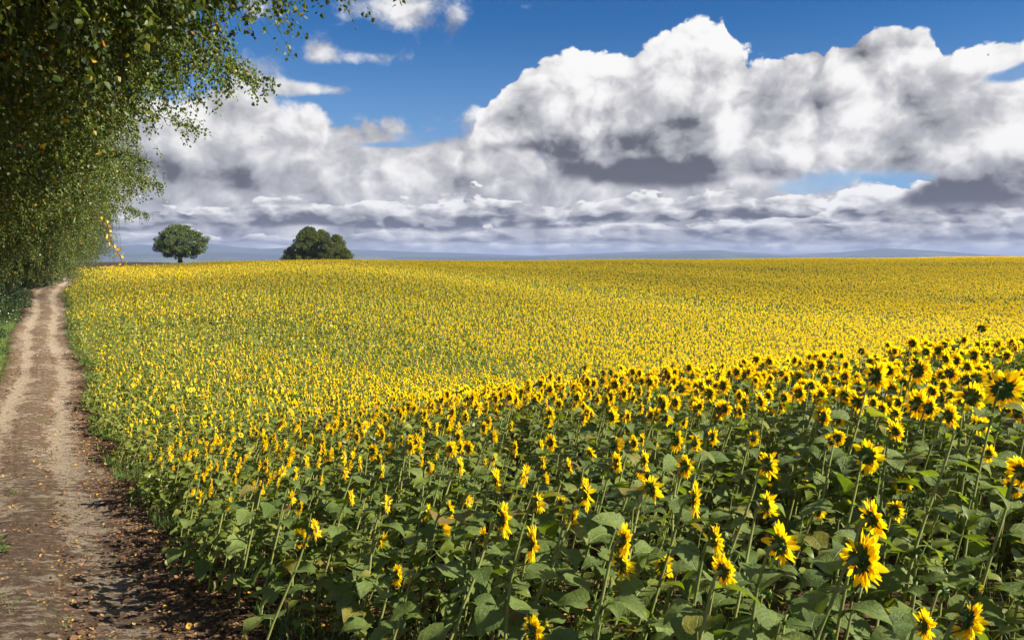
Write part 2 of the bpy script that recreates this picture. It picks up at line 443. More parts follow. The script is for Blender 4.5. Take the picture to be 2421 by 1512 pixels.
def track_material():
    m, n = material('dirt_track')
    uv = n.new('ShaderNodeUVMap'); uv.uv_map = 'UVMap'
    sp = n.new('ShaderNodeSeparateXYZ'); n.link(uv.outputs[0], sp.inputs[0])
    u, v = X(n, sp.outputs[0]), X(n, sp.outputs[1])
    P = n.vec(u, v, 0.0)
    w1 = n.noise(n.vec(u * 1.0, v * .5, 0.0), .9, 6, .62, '2D')
    w2 = n.noise(P, 7, 6, .65, '2D'); w3 = n.noise(n.vec(u, v * 1.6, 0.0), 30, 5, .7, '2D'); w4 = n.noise(n.vec(u * .8, v * 1.5, 3.0), 2.0, 7, .72, '2D')
    uu = u + (w1 - .5) * .9
    def rut(c, half): return n.smooth(n.math('ABSOLUTE', uu - c), half, half * .25)
    r = n.math('MAXIMUM', rut(-.72, .36), rut(.74, .42))
    w5 = n.noise(n.vec(u * .8, v * .35, 9.0), .8, 3, .5, '2D')
    sand_dapple = n.smooth(r * .7 + (w4 - .5) * 3.2 + (w2 - .5) * 1.8 + (w3 - .5) * 1.2 + (w5 - .5) * 2.0, .20, .54) * .92  # pale sand of the ruts, broken by painted shadow-like streaks across the track
    dirt = ramp(n, w2 * .5 + w3 * .5, [(.3, (.032, .020, .012)), (.43, (.095, .060, .037)), (.57, (.18, .12, .077)), (.70, (.30, .22, .15))])
    dry = ramp(n, w2 * .45 + w3 * .55, [(.3, (.17, .115, .075)), (.5, (.31, .245, .17)), (.70, (.45, .37, .27))])
    col = n.mix(sand_dapple, dirt, dry)
    col = n.mix(n.smooth(n.math('ABSOLUTE', u) + (w1 - .5) * .8, 1.2, 1.75), col, ramp(n, w2, [(.3, (.025, .015, .009)), (.7, (.09, .052, .030))]))
    # fine crumbs and small stones
    cr = n.voro(P, 26, 1.0, .5)
    col = n.mix(n.smooth(cr, .16, .05) * .55, col, (.30, .24, .18))
    col = n.mix(n.smooth(w3, .60, .72) * .6, col, (.03, .018, .012))
    finish(n, principled(n, col, .95, .12, bump(n, w2 * 1.2 + w3 * 1.0 + w4, 1.0, .06)))
    return m
M['track'] = track_material()

# ------------------------------------------------------------------ ground, track, hills
def build_ground():
    rr = np.concatenate([np.linspace(.0, 20, 60), np.geomspace(20.5, 320, 110), np.geomspace(335, 16000, 40)])
    na = 540
    th = np.linspace(0, 2 * np.pi, na, endpoint=False)
    Rr, T = np.meshgrid(rr, th, indexing='ij')
    x, y = (Rr * np.sin(T)).ravel(), (Rr * np.cos(T)).ravel()
    z = ground(x, y)
    x0, y0 = x, y
    P = np.stack([x, y, z], 1)
    i = np.arange(len(rr) * na).reshape(len(rr), na); j = np.concatenate([i, i[:, :1]], 1)
    q = np.stack([j[:-1, :-1], j[1:, :-1], j[1:, 1:], j[:-1, 1:]], -1).reshape(-1, 4)
    structure('ground', mesh_np('ground', P, q.ravel(), np.full(len(q), 4), [M['soil']]))
build_ground()

def build_track():
    ys = np.concatenate([np.linspace(-12, 30, 330), np.geomspace(30.2, 125, 260)])
    us = np.linspace(-1.9, 1.9, 40)
    Y, U = np.meshgrid(ys, us, indexing='ij')
    edge = np.abs(U) > 1.85
    wob = np.where(edge, .18 * np.sin(Y * 3.1 + U) + .12 * np.sin(Y * 7.7), 0)
    Xp = track_x(Y) + (U + np.sign(U) * wob) / .863
    z = ground(Xp.ravel(), Y.ravel()).reshape(Xp.shape)
    rut = -.035 * (np.exp(-((U + .72) / .3) ** 2) + np.exp(-((U - .78) / .3) ** 2)) + .03 * np.exp(-(U / .35) ** 2)
    rough = .012 * np.sin(Y * 5.3 + U * 7) * np.sin(U * 11 + Y * 1.7)
    fall = np.clip((1.9 - np.abs(U)) / .35, 0, 1)
    z = z + .012 + .045 * fall + (rut + rough) * fall
    P = np.stack([Xp, Y, z], -1)
    i = np.arange(P.shape[0] * P.shape[1]).reshape(P.shape[:2])
    q = np.stack([i[:-1, :-1], i[:-1, 1:], i[1:, 1:], i[1:, :-1]], -1).reshape(-1, 4)
    uv = np.stack([U, Y * 1.16], -1).reshape(-1, 2)
    structure('path', mesh_np('path', P.reshape(-1, 3), q.ravel(), np.full(len(q), 4), [M['track']], uv=uv))
build_track()

def build_hills():
    m, n = material('hill_woods')
    p = objcoord(n)
    c = n.noise(p, .0016, 5, .6)
    finish(n, principled(n, ramp(n, c, [(.38, (.014, .026, .016)), (.55, (.022, .038, .02)), (.62, (.07, .08, .04)), (.72, (.03, .045, .022))]), .95, .1))
    M['hill'] = m
    def range_(dist, profile, depth, seed, rough):
        az = np.linspace(-1.15, 1.15, 460)
        xs = [px_az(a) for a, _ in profile]; hs = [h for _, h in profile]
        h = np.interp(az, xs, hs)
        r = np.random.default_rng(seed)
        for k in range(5):
            f = 9 * 2.1 ** k; h = h + rough * .5 ** k * np.sin(az * f + r.uniform(0, 6)) * (h > 0.3)
        h = np.maximum(h, .2)
        rows = []
        for t in np.linspace(0, 1, 14):
            s = np.sin(t * np.pi * .5) ** 1.3
            rd = dist + depth * t + 60 * np.sin(az * 40 + t * 9 + seed) * (1 - t)
            bumpy = 1 + .12 * np.sin(az * 55 + t * 5 + seed) * np.sin(t * np.pi)
            z = EYE.z + (-62 + 0 * az) * (1 - s) + s * bumpy ** (1 if t < 1 else 0) * h * (dist + depth * t) / F
            rows.append(np.stack([np.sin(az) * rd, np.cos(az) * rd, z], -1))
        rows.append(rows[-1] + np.stack([np.sin(az) * 900, np.cos(az) * 900, -h * 0 - 90 * np.ones_like(az)], -1))
        P = np.array(rows)
        mb = MB(); mb.grid(P[:, ::-1])
        return structure('hills', mb.mesh('hills', [M['hill']]))
    # heights are pixels above the eye's level
    range_(6000, [(-900, 9), (240, 9.5), (330, 12), (440, 10), (500, 13), (560, 10.5), (620, 8.5), (680, 10), (900, 7.5), (1100, 6), (1250, 4), (1400, 5), (1560, 6.5), (1700, 7.5), (1740, 5.5), (1850, 3.5), (1980, 5), (2080, 8), (2200, 6.5), (2330, 3), (2420, 2), (3200, 6)], 1400, 5, .8)
    range_(4600, [(-900, 4), (240, 5), (420, 3), (520, 5), (640, 3.5), (800, 3), (1000, 2.5), (1200, 1.5), (1450, 3.5), (1650, 4.5), (1760, 2.5), (1900, .5), (2050, 2.5), (2200, 2.5), (2380, .5), (2500, .3), (3200, 2)], 900, 9, .6)
build_hills()

# ------------------------------------------------------------------ sunflower pieces
def rotm(rx=0, ry=0, rz=0): return np.array(Euler((rx, ry, rz)).to_matrix())
def moved(mb, mat3, off, scale=1.0):
    o = MB(); o.n = mb.n; o.f = mb.f; o.s = mb.s; o.m = mb.m
    o.v = [v * scale @ mat3.T + np.asarray(off) for v in mb.v]
    return o
def merge(dst, src, mi):
    for v, f, s, m in zip(src.v, src.f, src.s, src.m):
        dst.v.append(v); dst.s.append(s); dst.m.append(np.full(len(m), mi)); dst.f.append(None)
    base = dst.n
    k = len(src.v)
    for i, f in enumerate(src.f): dst.f[len(dst.f) - k + i] = f + base
    dst.n += src.n

LEAF_T = np.array([0, .07, .2, .38, .56, .74, .89, 1.0]); LEAF_W = np.array([.13, .34, .44, .43, .35, .22, .10, .004])
def leaf_mb(r, lod=0):
    """unit leaf: petiole from the origin, heart shaped blade of length 1, along +X"""
    mb = MB()
    pl = r.uniform(.4, .65); rise = r.uniform(.12, .30); droop = r.uniform(.35, .95); fold = r.uniform(.10, .38); roll = r.uniform(-.35, .35)
    T = LEAF_T if lod == 0 else np.array([0, .3, .7, 1.0]); W = LEAF_W if lod == 0 else np.array([.3, .45, .25, .01])
    s = np.array([-1, -.55, 0, .55, 1]) if lod == 0 else np.array([-1, 0, 1])
    ang = .35 - (droop * 1.6) * T
    dt = np.diff(T, prepend=0)
    mx = pl + np.cumsum(np.cos(ang) * dt); mz = rise + np.cumsum(np.sin(ang) * dt)
    ph = r.uniform(0, 6)
    P = np.zeros((len(T), len(s), 3))
    for j, sj in enumerate(s):
        y = sj * W
        back = -.13 * abs(sj) * np.clip(1 - T / .22, 0, 1)
        ser = 1 + (.05 * np.sin(T * 40 + ph) if lod == 0 and abs(sj) == 1 else 0)
        y = y * ser
        z = mz + fold * np.abs(y) + roll * y + (.05 * np.sin(T * 9 + ph + sj * 2) * abs(sj) if lod == 0 else 0)
        P[:, j] = np.stack([mx + back, y, z], -1)
    mb.grid(P)
    if lod == 0:
        q = np.linspace(0, 1, 4)
        mb.tube(np.stack([pl * q, 0 * q, rise * np.sin(q * 1.57)], -1), [.030, .024, .020, .016], 4, 0, False)
    elif lod == 1:
        mb.grid(np.array([[(0, -.015, 0), (0, .015, 0)], [(pl, -.015, rise), (pl, .015, rise)]]))
    return mb

def petals_mb(r, lod=0, kind='open'):
    mb = MB()
    rows = {0: ((23, .53, .085, .02), (19, .48, .10, .10)), 1: ((17, .49, .10, .05),), 2: ((11, .49, .10, .05),)}[lod]
    cup = {'open': 0.05, 'half': .85, 'wide': -.18, 'ragged': .15}[kind]
    rag = 2.2 if kind == 'ragged' else 1.0
    for cnt, rad, x0, fwd in rows:
        for k in range(cnt):
            a = (k + r.uniform(-.3, .3)) / cnt * 2 * np.pi
            if lod == 0 and r.random() < .04 * rag ** 2: continue
            L = (rad - .16) * r.uniform(.80 / rag ** .3, 1.15); w = L * r.uniform(.155, .225) * (1 if lod == 0 else (1.5 if lod == 1 else 2.2))
            c = cup + fwd * 3 + r.normal(0, .16 * rag); curl = r.normal(-.15, .27 * rag); tw = r.normal(0, .4)
            T = np.array([0, .3, .62, .86, 1.0]) if lod == 0 else np.array([0, .45, 1.0])
            W = np.array([.5, .92, 1.0, .58, .02]) if lod == 0 else np.array([.5, 1, .02])
            th = c + curl * T
            dt = np.diff(T, prepend=0) * L
            rr = .16 + np.cumsum(np.cos(th) * dt); xx = x0 + np.cumsum(np.sin(th) * dt)
            S_ = (-1, 0, 1) if lod == 0 else (-1, 1)
            P = np.zeros((len(T), len(S_), 3))
            er = np.array([0, np.cos(a), np.sin(a)]); et = np.array([0, -np.sin(a), np.cos(a)]); ex = np.array([1., 0, 0])
            for j, sj in enumerate(S_):
                lat = sj * W * w
                ct, st = np.cos(tw * T), np.sin(tw * T)
                P[:, j] = rr[:, None] * er + (lat * ct)[:, None] * et + (xx + lat * st - (abs(sj) - 1) * .22 * w * W * (1 if lod == 0 else 0))[:, None] * ex
            mb.grid(P)
    return mb

def back_mb(lod=0):
    mb = MB(); k = 12 if lod == 0 else 6
    prof = [(0, .035), (.012, .085), (.035, .14), (.07, .178), (.105, .19)] if lod == 0 else [(0, .04), (.05, .16), (.105, .19)]
    a = np.arange(k) / k * 2 * np.pi
    P = np.array([[(x, r_ * np.cos(t), r_ * np.sin(t)) for t in a] for x, r_ in prof])
    mb.grid(P, 0, True); mb.add(P[0], [list(range(k))])
    return mb
def disc_mb(lod=0):
    mb = MB(); k = 14 if lod == 0 else 6
    prof = [(.107, .188), (.13, .16), (.145, .11), (.138, .05), (.125, .01)] if lod == 0 else [(.107, .188), (.14, .10), (.13, .01)]
    a = np.arange(k) / k * 2 * np.pi
    P = np.array([[(x, r_ * np.cos(t), r_ * np.sin(t)) for t in a] for x, r_ in prof])
    mb.grid(P, 0, True)
    return mb
def bracts_mb(r, lod=0, bud=False):
    mb = MB()
    for ring, (cnt, r0, x0, L, open_) in enumerate(((13, .14, .028, .17, .25), (13, .17, .06, .15, .05), (8, .09, .008, .17, -.1)) if lod == 0 else ((8, .15, .04, .17, .2),)):
        for k in range(cnt):
            a = (k + r.uniform(-.35, .35)) / cnt * 2 * np.pi
            l = L * r.uniform(.7, 1.25) * (1.35 if bud else 1); w = l * .27
            th = (1.15 if bud else open_) + r.normal(0, .30); cu = r.normal(-.5, .6)
            T = np.array([0, .4, .75, 1.0]); W = np.array([.9, 1, .5, .02])
            tt = th + cu * T; dt = np.diff(T, prepend=0) * l
            rr = r0 + np.cumsum(np.cos(tt) * dt); xx = x0 + np.cumsum(np.sin(tt) * dt) - (0 if bud else .012)
            er = np.array([0, np.cos(a), np.sin(a)]); et = np.array([0, -np.sin(a), np.cos(a)]); ex = np.array([1., 0, 0])
            P = np.stack([rr[:, None] * er + (sj * W * w)[:, None] * et + (xx + .1 * w * abs(sj))[:, None] * ex for sj in (-1, 0, 1)], 1)
            mb.grid(P)
    return mb
def budtip_mb(r):
    mb = MB()
    for k in range(16):
        a = r.uniform(0, 6.28); l = r.uniform(.16, .30); r0 = r.uniform(.03, .17); th = r.uniform(1.0, 1.7); w = .035
        er = np.array([0, np.cos(a), np.sin(a)]); et = np.array([0, -np.sin(a), np.cos(a)]); ex = np.array([1., 0, 0])
        P = [[r0 * er - w * et + .1 * ex, r0 * er + w * et + .1 * ex], [(r0 + l * .6 * np.cos(th)) * er - w * et + (.1 + l * .6 * np.sin(th)) * ex, (r0 + l * .6 * np.cos(th)) * er + w * et + (.1 + l * .6 * np.sin(th)) * ex],
             [(r0 + l * np.cos(th)) * er - .003 * et + (.1 + l * np.sin(th)) * ex, (r0 + l * np.cos(th)) * er + .003 * et + (.1 + l * np.sin(th)) * ex]]
        mb.grid(np.array(P))
    return mb
def stem_pts(r, h, lean, nod, d=.2):
    """stem in the plant's own frame: base at the origin, flower facing +X; ends where the head is held"""
    t = np.linspace(0, 1, 9)
    sway = r.normal(0, .02, 2)
    x = np.tan(lean) * h * t ** 1.15 + sway[0] * np.sin(t * 5) * h; y = sway[1] * np.sin(t * 4) * h
    z = h * t
    p = np.stack([x, y, z], -1)
    # the neck bends over towards the sun
    n1 = p[-1] + np.array([.10 * d, 0, .10 * d]); n2 = n1 + np.array([.15 * d, 0, .04 * d * (1 if nod > -.3 else -1)])
    p = np.vstack([p[:-1], p[-1:], n1, n2])
    return p

SUN_YAW = R(90 - 69)          # the flowers look away to the right
NL, NH = 9, 5
leaf_meshes = [leaf_mb(rng).mesh('leaf', [M['near_leaf']]) for _ in range(NL)]
leaf_meshes_small = None
head_kinds = ['open', 'open', 'wide', 'open', 'ragged', 'open', 'wide', 'ragged', 'half', 'half']
head_meshes = []
for hk in head_kinds:
    head_meshes.append(dict(back=back_mb().mesh('flower_head', [M['back']]), disc=disc_mb().mesh('disc', [M['disc']]),
                            petals=petals_mb(rng, 0, hk).mesh('petals', [M['petal']]), bracts=bracts_mb(rng).mesh('bracts', [M['bract']])))
bud_meshes = [dict(back=back_mb().mesh('bud', [M['back']]), bracts=bracts_mb(rng, 0, True).mesh('bracts', [M['bract']]), petals=budtip_mb(rng).mesh('petal_tips', [M['bud_tip']])) for _ in range(3)]

def plant_plan(r, h, kind, young=False):
    """leaf attachments for a plant of height h: (fraction up the stem, azimuth, size, pitch)"""
    n = int(r.integers(8, 12)) if h > .8 else int(r.integers(5, 8))
    out = []; a = r.uniform(0, 6.28)
    for k in range(n):
        t = .22 + .72 * (k + r.uniform(-.2, .2)) / max(1, n - 1); t = min(t, .96)
        a += 2.4 + r.normal(0, .3)
        size = (.094 + .094 * np.sin(np.pi * min(1, t * .95) ** 1.1)) * r.uniform(.8, 1.25)
        out.append((t, a, size, r.normal(.05 if t > .6 else .35, .25)))
    return out

def sunflower(r, base, h, D, kind, yaw, tilt, lean, label, group):
    """one plant: sunflower > stem, leaf ..., flower_head (> petals, disc, bracts)"""
    root = thing('sunflower', label, 'sunflower', base, yaw, group)
    P = stem_pts(r, h, lean, tilt, D)
    mb = MB(); rad = np.interp(np.linspace(0, 1, len(P)), [0, .6, .85, 1], [.0105, .0085, .0068, .014 * D / .2]) * (.75 + .25 * h / 1.2)
    mb.tube(P, rad, 7)
    obj('stem', mb.mesh('stem', [M['stem']]), root)
    tt = np.linspace(0, 1, 9)
    for t, a, s, pitch in plant_plan(r, h, kind):
        q = np.array([np.interp(t, tt, P[:9, i]) for i in range(3)])
        obj('leaf', leaf_meshes[int(r.integers(NL))], root, q, (r.normal(0, .15), pitch, a), s)
    tip = P[-1]
    if kind == 'bud':
        m = bud_meshes[int(r.integers(3))]
        hd = obj('flower_head', m['back'], root, tip, (r.uniform(0, 6.28), -tilt, r.normal(0, .2)), D)
        obj('bracts', m['bracts'], hd); obj('petals', m['petals'], hd)
        hd.rotation_mode = 'ZYX' if False else 'XYZ'
    else:
        idx = int(r.integers(8, 10)) if kind == 'half' else int(r.integers(8))
        m = head_meshes[idx]
        hd = obj('flower_head', m['back'], root, tip, (r.uniform(0, 6.28), -tilt, 0), D)
        obj('petals', m['petals'], hd); obj('disc', m['disc'], hd); obj('bracts', m['bracts'], hd)
    return root

def proto_mesh(r, lod, kind, h=1.15, D=.2):
    """the same plant as one light mesh, for the mass of the field"""
    mats = [M['stem'], M['sun_leaf'], M['back'], M['disc'], M['petal'], M['bract'], M['bud_tip']]
    mb = MB()
    lean = R(r.uniform(8, 15)); P = stem_pts(r, h, lean, 0, D)
    st = MB()
    if lod == 0: st.tube(P, np.interp(np.linspace(0, 1, len(P)), [0, .6, .85, 1], [.0105, .0085, .0068, .013]), 5)
    else: st.tube(P[[0, 5, 8, 10]], [.011, .009, .008, .012], 3, 0, False)
    merge(mb, st, 0)
    tt = np.linspace(0, 1, 9)
    plan = plant_plan(r, h, kind)
    if lod == 2: plan = plan[-6:]
    for t, a, s, pitch in plan:
        q = np.array([np.interp(t, tt, P[:9, i]) for i in range(3)])
        merge(mb, moved(leaf_mb(r, 0 if lod == 0 else 1 if lod == 1 else 2), rotm(r.normal(0, .15), pitch, a), q, s * (1 if lod < 2 else 1.15)), 1)
    tilt = R(r.normal(-2, 9)); mt = rotm(r.uniform(0, 6.28), -tilt, 0); q = P[-1]
    merge(mb, moved(back_mb(lod), mt, q, D), 2)
    if kind == 'bud':
        merge(mb, moved(bracts_mb(r, min(lod, 1), True), mt, q, D), 5); merge(mb, moved(budtip_mb(r), mt, q, D), 6)
    else:
        merge(mb, moved(disc_mb(lod), mt, q, D), 3); merge(mb, moved(petals_mb(r, lod, kind), mt, q, D), 4)
        if lod < 2: merge(mb, moved(bracts_mb(r, lod), mt, q, D), 5)
    return mb.mesh('sunflower_plant', mats)

# ------------------------------------------------------------------ where the plants stand
def head_world(px, py, dist): return at(px, py, dist)
# flowers read off the photograph: x, y of the head, height of the head (pixels of the 2420 wide picture, see C4..C6), kind
HERO = []
def crop(ox, oy, k, rows):
    for cx, cy, hh, *kd in rows:
        HERO.append((ox + cx * k, oy + cy * k, hh * k, kd[0] if kd else 'open'))
crop(590.0, 402.3, .17924, [(1480, 870, 330), (1590, 650, 230), (1125, 780, 250), (710, 770, 180), (745, 930, 190), (190, 770, 190), (1000, 590, 190), (570, 545, 210), (360, 490, 180), (135, 335, 130), (290, 325, 130),
    (580, 355, 140), (950, 345, 170), (1540, 295, 200), (1285, 75, 125), (480, 210, 130), (695, 190, 110), (910, 190, 95), (1205, 500, 90), (2385, 390, 200), (2255, 290, 110), (2100, 1185, 250), (1880, 1250, 190), (2020, 165, 110, 'bud'),
    (2405, 1150, 110), (1390, 195, 100), (1735, 165, 120), (820, 45, 80), (1870, 30, 130), (2020, 75, 90), (2160, 125, 125), (1060, 1215, 70, 'bud'), (1335, 1285, 110, 'bud'), (1160, 300, 60, 'half'), (1640, 265, 60, 'half'), (1200, 410, 70, 'half'),
    (360, 235, 70), (260, 225, 95), (300, 205, 85), (590, 225, 110), (110, 80, 120), (215, 80, 70), (10, 285, 95)])
crop(268.2, 455.9, .13294, [(300, 560, 165), (165, 310, 125), (620, 305, 125), (925, 355, 150), (1165, 420, 145), (1505, 325, 140), (1710, 490, 290), (2050, 650, 300), (1700, 180, 190), (1910, 140, 180), (1410, 90, 150), (2040, 350, 190),
    (2320, 290, 260), (2065, 45, 110), (2230, 75, 130), (860, 110, 110), (650, 185, 90), (575, 125, 100), (390, 180, 100), (210, 130, 120), (650, 55, 120), (95, 110, 95), (80, 195, 90), (1340, 440, 70), (1345, 495, 80), (1655, 720, 80, 'half'), (2235, 450, 170),
    (2370, 590, 110), (2380, 830, 100, 'half'), (1030, 1215, 110, 'bud'), (2055, 1235, 120, 'bud'), (140, 480, 60, 'half'), (340, 420, 50, 'bud'), (770, 460, 60, 'bud'), (975, 260, 55, 'bud'), (1220, 215, 60, 'half'), (1640, 60, 110), (1690, 20, 110), (1155, 545, 50, 'bud'),
    (2070, 170, 120, 'half'), (280, 45, 110), (360, 45, 90), (745, 145, 70)])
crop(697.3, 308.4, .13493, [(1320, 500, 250), (1665, 460, 215), (1660, 710, 240), (2260, 560, 300), (2080, 650, 260), (920, 410, 120), (1890, 480, 160), (2060, 345, 130), (1710, 320, 120), (1980, 230, 95), (760, 630, 160), (910, 640, 150),
    (910, 800, 180), (120, 620, 150), (215, 570, 150), (1060, 640, 160), (1190, 690, 190), (985, 530, 110), (1100, 500, 110), (280, 470, 110), (400, 440, 95), (550, 390, 105), (715, 380, 95), (1450, 315, 85), (1325, 360, 85), (1075, 350, 75), (1880, 790, 190),
    (1010, 985, 130), (1470, 890, 170), (1370, 740, 120), (1450, 775, 130), (2110, 850, 180), (2300, 350, 110), (2240, 290, 95), (630, 655, 120), (490, 685, 150), (340, 690, 140), (300, 765, 130), (50, 720, 120), (1830, 570, 110), (1745, 610, 120), (1440, 460, 130),
    (1815, 265, 90), (950, 345, 75), (860, 430, 100), (560, 520, 80), (170, 425, 70), (85, 480, 80), (660, 460, 80), (1880, 640, 110), (2380, 350, 90), (1170, 430, 70), (1060, 440, 80), (420, 530, 80), (1960, 340, 90), (1000, 360, 60, 'half')])

def hero_solve(px, py, hp, kind):
    """real diameter, distance and plant height behind a head of that size in the picture"""
    best = None
    lo, hi = (.06, .12) if kind == 'bud' else (.10, .17) if kind == 'half' else (.14, .285)
    for D in np.linspace(lo, hi, 24):
        y = D * F / hp
        p = at(px, py, y)
        g = gz(p.x, p.y); h = p.z - g
        want = .85 if kind == 'bud' else 1.2
        cost = abs(h - want) + abs(D - (lo + hi) / 2) * 1.2 + (5 if h < .45 or h > 2.0 else 0) + (3 if across(p.x, p.y) < 1.7 else 0)
        if best is None or cost < best[0]: best = (cost, D, y, p, h)
    return best

plants = []     # dicts: x, y, h, D, kind, yaw, tilt, lean, hero
for i, (px, py, hp, kd) in enumerate(HERO):
    c, D, y, p, h = hero_solve(px, py, hp, kd)
    if c > 2.5: continue
    yaw = R(90 - float(np.interp(px - 3 * (py - 420), [-250, 0, 500, 1000], [92, 89, 84, 70]))) + R(rng.normal(0, 9)); lean = R(rng.uniform(9, 17)); tilt = R(rng.normal(-2, 10))
    off = math.tan(lean) * (h - .12 * D) + .25 * D + .1 * D
    bx, by = p.x - math.cos(yaw) * off, p.y - math.sin(yaw) * off
    hh = p.z - gz(bx, by) - .14 * D
    plants.append(dict(x=bx, y=by, h=hh, D=D, kind=kd, yaw=yaw, tilt=tilt, lean=lean, hero=i, px=px, py=py, dist=y))

def project(x, y, z):
    s, c = math.sin(PITCH), math.cos(PITCH)
    zz = z - EYE.z
    f = y * c - zz * s; u = y * s + zz * c
    return 512 + F * x / f, 319.5 - F * u / f

def in_field(x, y):
    a = across(x, y)
    edge = 1.72 + .25 * np.sin(y * 1.3) + .2 * np.sin(y * .37 + 1) + np.where(y > 80, (y - 80) * .03, 0)
    ok = (a > edge) & (np.hypot(x, y) > 2.3)
    u = x / np.maximum(y, .1)
    # the fallow strip starts behind a line at the upper left, the far edge lies over the brow
    lim = np.interp(u, [-.62, -.55, -.37, -.30, -.1, .2, .8], [112, 118, 172, 195, 215, 235, 300])
    return ok & (y < lim)

def scatter():
    xs, ys = [], []
    for y0, y1, dens in ((-1, 6, 11), (6, 14, 11), (14, 30, 10), (30, 60, 9.5), (60, 110, 8.5), (110, 300, 6.6)):
        step = 1 / math.sqrt(dens)
        x0, x1 = -.72 * y1 - 1, 1.0 * y1 + 8
        gx, gy = np.meshgrid(np.arange(x0, x1, step), np.arange(y0, y1, step))
        gx = gx + rng.uniform(-.42, .42, gx.shape) * step; gy = gy + rng.uniform(-.42, .42, gy.shape) * step
        k = (gx > -.70 * gy - 1.2) & (gx < 1.0 * gy + 8)
        xs.append(gx[k]); ys.append(gy[k])
    x, y = np.concatenate(xs), np.concatenate(ys)
    k = in_field(x, y)
    return x[k], y[k]
fx, fy = scatter()
fz = ground(fx, fy)
fd = np.hypot(fx, fy)
n_f = len(fx)
patch = .5 + .5 * np.sin(fx * .31 + 1.3 * np.sin(fy * .17)) * np.sin(fy * .23 + 1.1 * np.sin(fx * .13))
fh = rng.normal(1.12, .11, n_f) + .09 * (patch - .5) - .10 * (1 - np.clip((across(fx, fy) - 1.5) / 6, 0, 1))
fD = np.clip(rng.normal(.208, .03, n_f), .13, .29) * (.78 + .22 * np.clip((across(fx, fy) - 1.5) / 9, 0, 1))
fD = fD * np.interp(fd, [0, 18, 35, 90, 130], [1, 1, .88, .9, 1.0])
fh = fh - .42 * np.clip(1 - (across(fx, fy) - 1.7) / 2.8, 0, 1) * np.clip((fd - 8) / 8, 0, 1)
p_bud = np.interp(fd, [0, 7, 12, 30, 60], [.55, .5, .26, .18, .09]) + .25 * np.clip(1 - (across(fx, fy) - 1.5) / 5, 0, 1) + .2 * (patch > .93) + np.where(fd > 32, .42 * np.clip(np.sin(fy * .16 + 1.5 * np.sin(fx * .028) + 1) * np.sin(fx * .031 + fy * .045) * 1.6 - .35, 0, 1), 0)
isbud = rng.random(n_f) < p_bud
near = fd < 7.0
fh = np.where(near, rng.uniform(.62, .98, n_f), fh)
fh = np.where(isbud, fh * rng.uniform(.72, .92, n_f), fh)
fyaw = SUN_YAW + R(1) * rng.normal(0, 13, n_f)
# keep the flowers of the photograph clear
keep = np.ones(n_f, bool)
nearid = np.where(fd < 20)[0]
for i in nearid:
    hx, hy, hz = fx[i] + .17 * fh[i] * math.cos(fyaw[i]) + .05, fy[i] + .17 * fh[i] * math.sin(fyaw[i]), fz[i] + fh[i]
    qx, qy = project(hx, hy, hz)
    rad = (fD[i] if not isbud[i] else .1) * F / max(hy, .5) * .5
    for p in plants:
        if (p['x'] - fx[i]) ** 2 + (p['y'] - fy[i]) ** 2 < .13 ** 2: keep[i] = False; break
        hr = p['D'] * F / p['dist'] * .5
        d2 = math.hypot(qx - p['px'], qy - p['py'])
        if hy < p['dist'] and d2 < hr * .9 + rad: keep[i] = False; break
    if fd[i] < 6.5 and not isbud[i] and rng.random() < .75: isbud[i] = True; fh[i] *= .85
    if hy < 2.2 and (hz > EYE.z - .9): keep[i] = False
fx, fy, fz, fd, fh, fD, isbud, fyaw = (a[keep] for a in (fx, fy, fz, fd, fh, fD, isbud, fyaw))
n_f = len(fx)

# the 300 that show largest are plants of their own; pick them by the size of the head in the picture
size = np.where(isbud, .09, fD) * F / np.maximum(fy, .5)
cx = 512 + F * fx / np.maximum(fy, .1); cy = np.array([project(a, b, c)[1] for a, b, c in zip(fx[:], np.maximum(fy, .5), fz + fh)])
vis = (cx > 2) & (cx < 1022) & (cy < 637) & (cy > 250) & (fy > 1.5)
order = np.argsort(-np.where(vis, size, 0))
n_own = 300 - len(plants)
own = order[:n_own]
for i in own:
    lean = R(rng.uniform(8, 16)); kd = 'bud' if isbud[i] else ('half' if rng.random() < .08 else 'open')
    plants.append(dict(x=fx[i], y=fy[i], h=fh[i], D=(rng.uniform(.08, .12) if isbud[i] else fD[i]), kind=kd, yaw=fyaw[i], tilt=R(rng.normal(-3, 9)), lean=lean, hero=None,
                       px=cx[i], py=cy[i], dist=fy[i]))
rest = np.ones(n_f, bool); rest[own] = False

ANCHORS = [(855, 558, 'biggest bloom at the lower right'), (792, 542, 'large bloom left of the biggest one'), (966, 615, 'bloom in the bottom right corner'), (1017, 472, 'bloom cut off by the right edge'),
    (866, 455, 'bloom alone under the right slope'), (760, 464, 'bloom in the gap right of centre'), (692, 500, 'heavy bloom right of the centre leaves'), (540, 542, 'lowest bloom of the middle foreground'),
    (577, 494, 'broad bloom in the centre foreground'), (308, 530, 'lone low bloom nearest the track'), (391, 503, 'narrow bloom left of the centre'), (456, 468, 'bloom over the centre left leaves'),
    (290, 497, 'leftmost bloom of the near rows'), (875, 376, 'tall bloom rising above the crowded crest'), (1002, 384, 'huge crest bloom at the right edge'), (922, 370, 'broad crest bloom beside the tall one'),
    (964, 339, 'topmost bloom of the near rise'), (821, 364, 'upright bloom on the middle crest'), (726, 385, 'bloom at the lower left crest end'), (820, 416, 'bloom hanging under the middle crest'),
    (951, 415, 'dark backed bloom under the huge one'), (640, 436, 'bloom in the crowd right of centre'), (710, 541, 'upper bloom of the close pair'), (624, 540, 'slim bloom right of the bottom middle'),
    (505, 480, 'bloom over the middle foreground leaves')]
